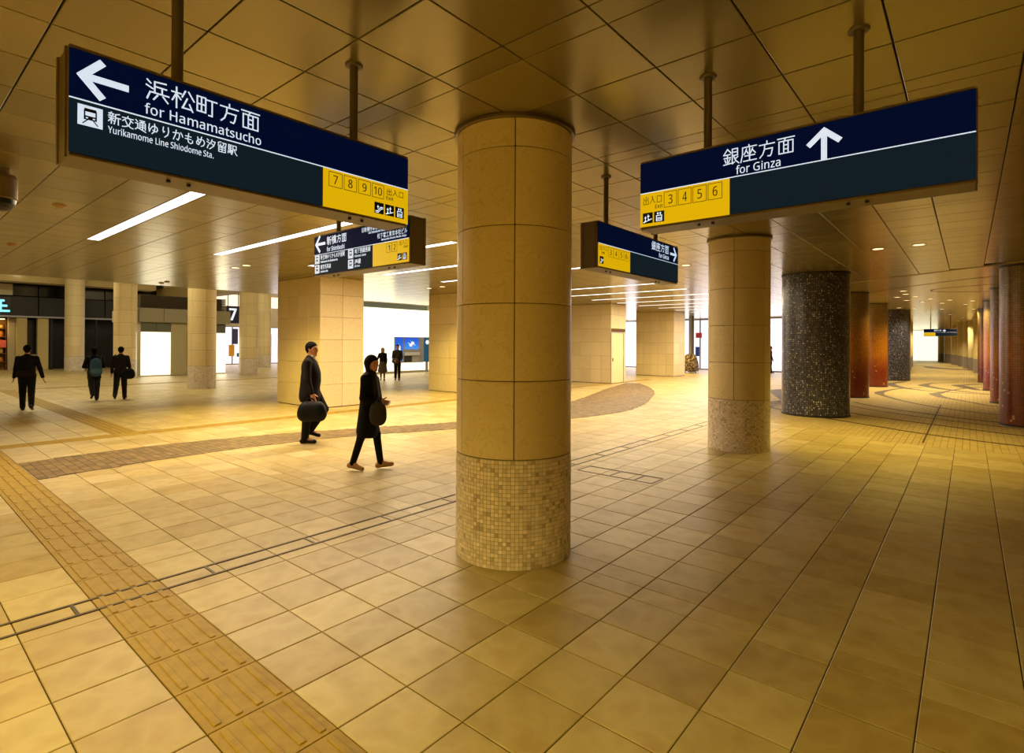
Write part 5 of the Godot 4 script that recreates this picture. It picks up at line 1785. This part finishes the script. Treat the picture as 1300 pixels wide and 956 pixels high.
func build_people() -> void:
	var skin := mat(Color(0.72, 0.50, 0.36), 0.55)
	var lip := mat(Color(0.55, 0.28, 0.24), 0.6)
	var black_hair := mat(Color(0.030, 0.022, 0.018), 0.8, 0.0, 0.2)
	var ink := cloth(Color(0.045, 0.040, 0.045))
	var base := {"skin": skin, "lip": lip, "hair_mat": black_hair, "jacket_mat": ink, "trouser_mat": ink, "shoe_mat": cloth(Color(0.03, 0.028, 0.03), 0.4)}
	# towards the image's right the floor direction is (0.766, 0, -0.643)
	var right_yaw := atan2(0.766, -0.643)
	var p := base.duplicate()
	p.merge({"h": 1.74, "fine": true, "legs": [[30, 62, -18], [-3, 2, 0]], "arms": [[-10, 7, 10, 0], [4, 9, 14, -6]], "lean": 0.0, "yaw": -22.0, "coat": 0.12, "girth": 1.26, "belly": 0.15, "shirt_mat": cloth(Color(0.75, 0.78, 0.8)), "leg_width": 1.12}, true)
	p.jacket_mat = cloth(Color(0.075, 0.05, 0.045))
	var man := person("stout man in a dark suit walking right, carrying a black bag", Vector3(-8.79, 0, -4.98), right_yaw + 0.15, p)
	soft_bag("shoulder_bag", "black bag hanging at the stout man's side", Vector3(-0.30, 0.58, 0.10), Vector3(0.46, 0.34, 0.17), cloth(Color(0.03, 0.028, 0.03), 0.6), PI / 2, [Vector3(-0.30, 0.70, 0.18), Vector3(-0.285, 0.80, 0.10), Vector3(-0.285, 0.80, 0.03), Vector3(-0.30, 0.70, -0.02)], man)
	p = base.duplicate()
	p.merge({"h": 1.56, "fine": true, "legs": [[13, 4, 8], [-10, 8, -10]], "arms": [[2, 5, 80, -40], [0, 7, 82, -28]], "lean": 2.0, "yaw": -14.0, "coat": 0.34, "hair": "bob", "shoulder": 0.90, "leg_width": 0.86}, true)
	p.shoe_mat = cloth(Color(0.62, 0.50, 0.33))
	p.trouser_mat = cloth(Color(0.035, 0.04, 0.06))
	p.hair_mat = mat(Color(0.075, 0.036, 0.022), 0.8, 0.0, 0.2)
	var woman := person("woman in a long black coat and beige shoes striding right, hands held before her", Vector3(-6.32, 0, -4.45), right_yaw - 0.12, p)
	soft_bag("shoulder_bag", "dark grey soft bag hanging from the striding woman's arm", Vector3(-0.19, 0.80, 0.21), Vector3(0.20, 0.32, 0.10), cloth(Color(0.19, 0.165, 0.14), 0.8), PI / 2, [Vector3(-0.19, 0.93, 0.26), Vector3(-0.18, 1.02, 0.22), Vector3(-0.19, 0.93, 0.16)], woman)
	var scarf := [cap(Vector3(0, 1.27, 0.03), Vector3(0, 1.31, 0.03), 0.085, 0.08, Vector3(1, 1, 1), 0.02), cap(Vector3(-0.04, 1.24, 0.10), Vector3(-0.05, 0.72, 0.17), 0.055, 0.07, Vector3(1, 1, 0.6), 0.03), cap(Vector3(0.06, 1.24, 0.10), Vector3(0.06, 0.80, 0.16), 0.045, 0.06, Vector3(1, 1, 0.6), 0.03)]
	obj("scarf", mesh_of(scarf, 0.014), cloth(Color(0.16, 0.14, 0.12)), woman)
	# three people walking away on the left
	var away := func(at: Vector3) -> float: return atan2(at.x, at.z)
	p = base.duplicate()
	p.merge({"h": 1.66, "legs": [[16, 4, 8], [-16, 22, -20]], "arms": [[14, 8, 16, 0], [-16, 14, 12, 0]], "coat": 0.06, "girth": 1.05, "leg_width": 1.05}, true)
	var a := Vector3(-18.1, 0, -2.6)
	var m1 := person("man in a black jacket walking away at the far left, seen from behind", a, away.call(a), p)
	soft_bag("waist_bag", "dark brown bag slung low behind the left man's back", Vector3(0.02, 0.93, -0.20), Vector3(0.40, 0.17, 0.12), cloth(Color(0.10, 0.045, 0.035)), 0, [Vector3(0.16, 0.98, -0.16), Vector3(0.20, 1.2, -0.13), Vector3(0.12, 1.38, -0.06)], m1)
	p = base.duplicate()
	p.merge({"h": 1.58, "legs": [[-16, 36, -30], [14, 6, 6]], "arms": [[6, 16, 95, -45], [8, 14, 90, -40]], "coat": 0.16, "hair": "cap", "leg_width": 1.1}, true)
	p.trouser_mat = cloth(Color(0.12, 0.12, 0.11))
	a = Vector3(-19.75, 0, -4.33)
	var m2 := person("person in black with a blue backpack walking away, left one of the pair", a, away.call(a) + 0.1, p)
	var bp := thing("backpack", "blue grey backpack worn by the walker on the left of the pair", "backpack", m2.transform * Vector3(-0.02, 1.0, -0.20), m2.rotation.y)
	obj("pack", mesh_of([cap(Vector3(0, -0.13, 0), Vector3(0, 0.10, 0.02), 0.155, 0.125, Vector3(1, 1, 0.62), 0.05), cap(Vector3(0, 0.12, 0.0), Vector3(0, 0.16, 0), 0.11, 0.09, Vector3(1, 1, 0.6), 0.05)], 0.016), cloth(Color(0.20, 0.32, 0.42)), bp)
	obj("front_pocket", mesh_of([cap(Vector3(-0.06, -0.12, -0.085), Vector3(0.06, -0.12, -0.085), 0.07, 0.07, Vector3(1, 1, 0.55), 0.03)], 0.012), cloth(Color(0.30, 0.42, 0.50)), bp)
	var bst := mb()
	for x in [-0.12, 0.12]: tube(bst, Vector3(x, 0.16, 0.03), Vector3(x * 1.05, 0.30, 0.16), 0.02, 8)
	obj("strap", bst, cloth(Color(0.05, 0.06, 0.08)), bp)
	p = base.duplicate()
	p.merge({"h": 1.60, "legs": [[-20, 16, -18], [14, 4, 6]], "arms": [[6, 8, 20, 0], [4, 10, 30, -10]], "coat": 0.08, "leg_width": 1.08}, true)
	p.jacket_mat = cloth(Color(0.12, 0.10, 0.08))
	p.trouser_mat = cloth(Color(0.10, 0.085, 0.07))
	a = Vector3(-19.55, 0, -4.93)
	var m3 := person("person in a brown grey jacket with a dark bag, walking on the pair's right", a, away.call(a) - 0.15, p)
	soft_bag("shoulder_bag", "dark bag at the right hip of the walker on the right of the pair", Vector3(-0.20, 0.78, -0.12), Vector3(0.34, 0.32, 0.16), cloth(Color(0.05, 0.045, 0.04)), 0.4, [Vector3(-0.14, 0.94, -0.14), Vector3(0.05, 1.25, -0.16), Vector3(0.13, 1.36, -0.04)], m3)
	# a couple coming forward before the glowing wall
	p = base.duplicate()
	p.merge({"h": 1.52, "legs": [[10, 4, 4], [-10, 14, -12]], "arms": [[8, 6, 30, -10], [-6, 22, 30, 0]], "coat": 0.0, "hair": "bob", "skirt": true, "shoulder": 0.88, "leg_width": 0.7}, true)
	p.skirt_mat = cloth(Color(0.30, 0.25, 0.20))
	p.hair_mat = mat(Color(0.50, 0.34, 0.16), 0.5)
	a = Vector3(-20.85, 0, -15.45)
	person("woman with light hair, black top and grey skirt, in the distant couple", a, away.call(a) + PI, p)
	p = base.duplicate()
	p.merge({"h": 1.66, "legs": [[8, 2, 4], [-8, 10, -8]], "arms": [[8, 6, 50, -20], [8, 8, 60, -30]], "coat": 0.12}, true)
	p.jacket_mat = cloth(Color(0.17, 0.145, 0.12))
	a = Vector3(-20.4, 0, -15.95)
	var m5 := person("man in a grey jacket and black trousers, in the distant couple", a, away.call(a) + PI, p)
	soft_bag("shoulder_bag", "grey bag across the distant man's hip", Vector3(-0.10, 0.92, 0.17), Vector3(0.30, 0.22, 0.1), cloth(Color(0.33, 0.28, 0.22)), 0, [Vector3(-0.1, 1.0, 0.17), Vector3(0.05, 1.25, 0.15), Vector3(0.13, 1.38, 0.02)], m5)
	# someone half hidden behind the second cream column
	p = base.duplicate()
	p.merge({"h": 1.66, "legs": [[12, 4, 4], [-12, 14, -12]], "arms": [[-6, 24, 40, -40], [-10, 26, 50, -40]], "coat": 0.3}, true)
	a = Vector3(-9.33, 0, -35.6)
	person("person in black half hidden behind the second cream column's right edge", a, right_yaw, p)

# ------------------------------------------------------------------ the whole place
func _ready() -> void:
	set_view()
	materials()
	build_floor()
	build_ceiling()
	build_walls()
	build_columns()
	build_lamps()
	build_signs()
	build_hall()
	build_people()
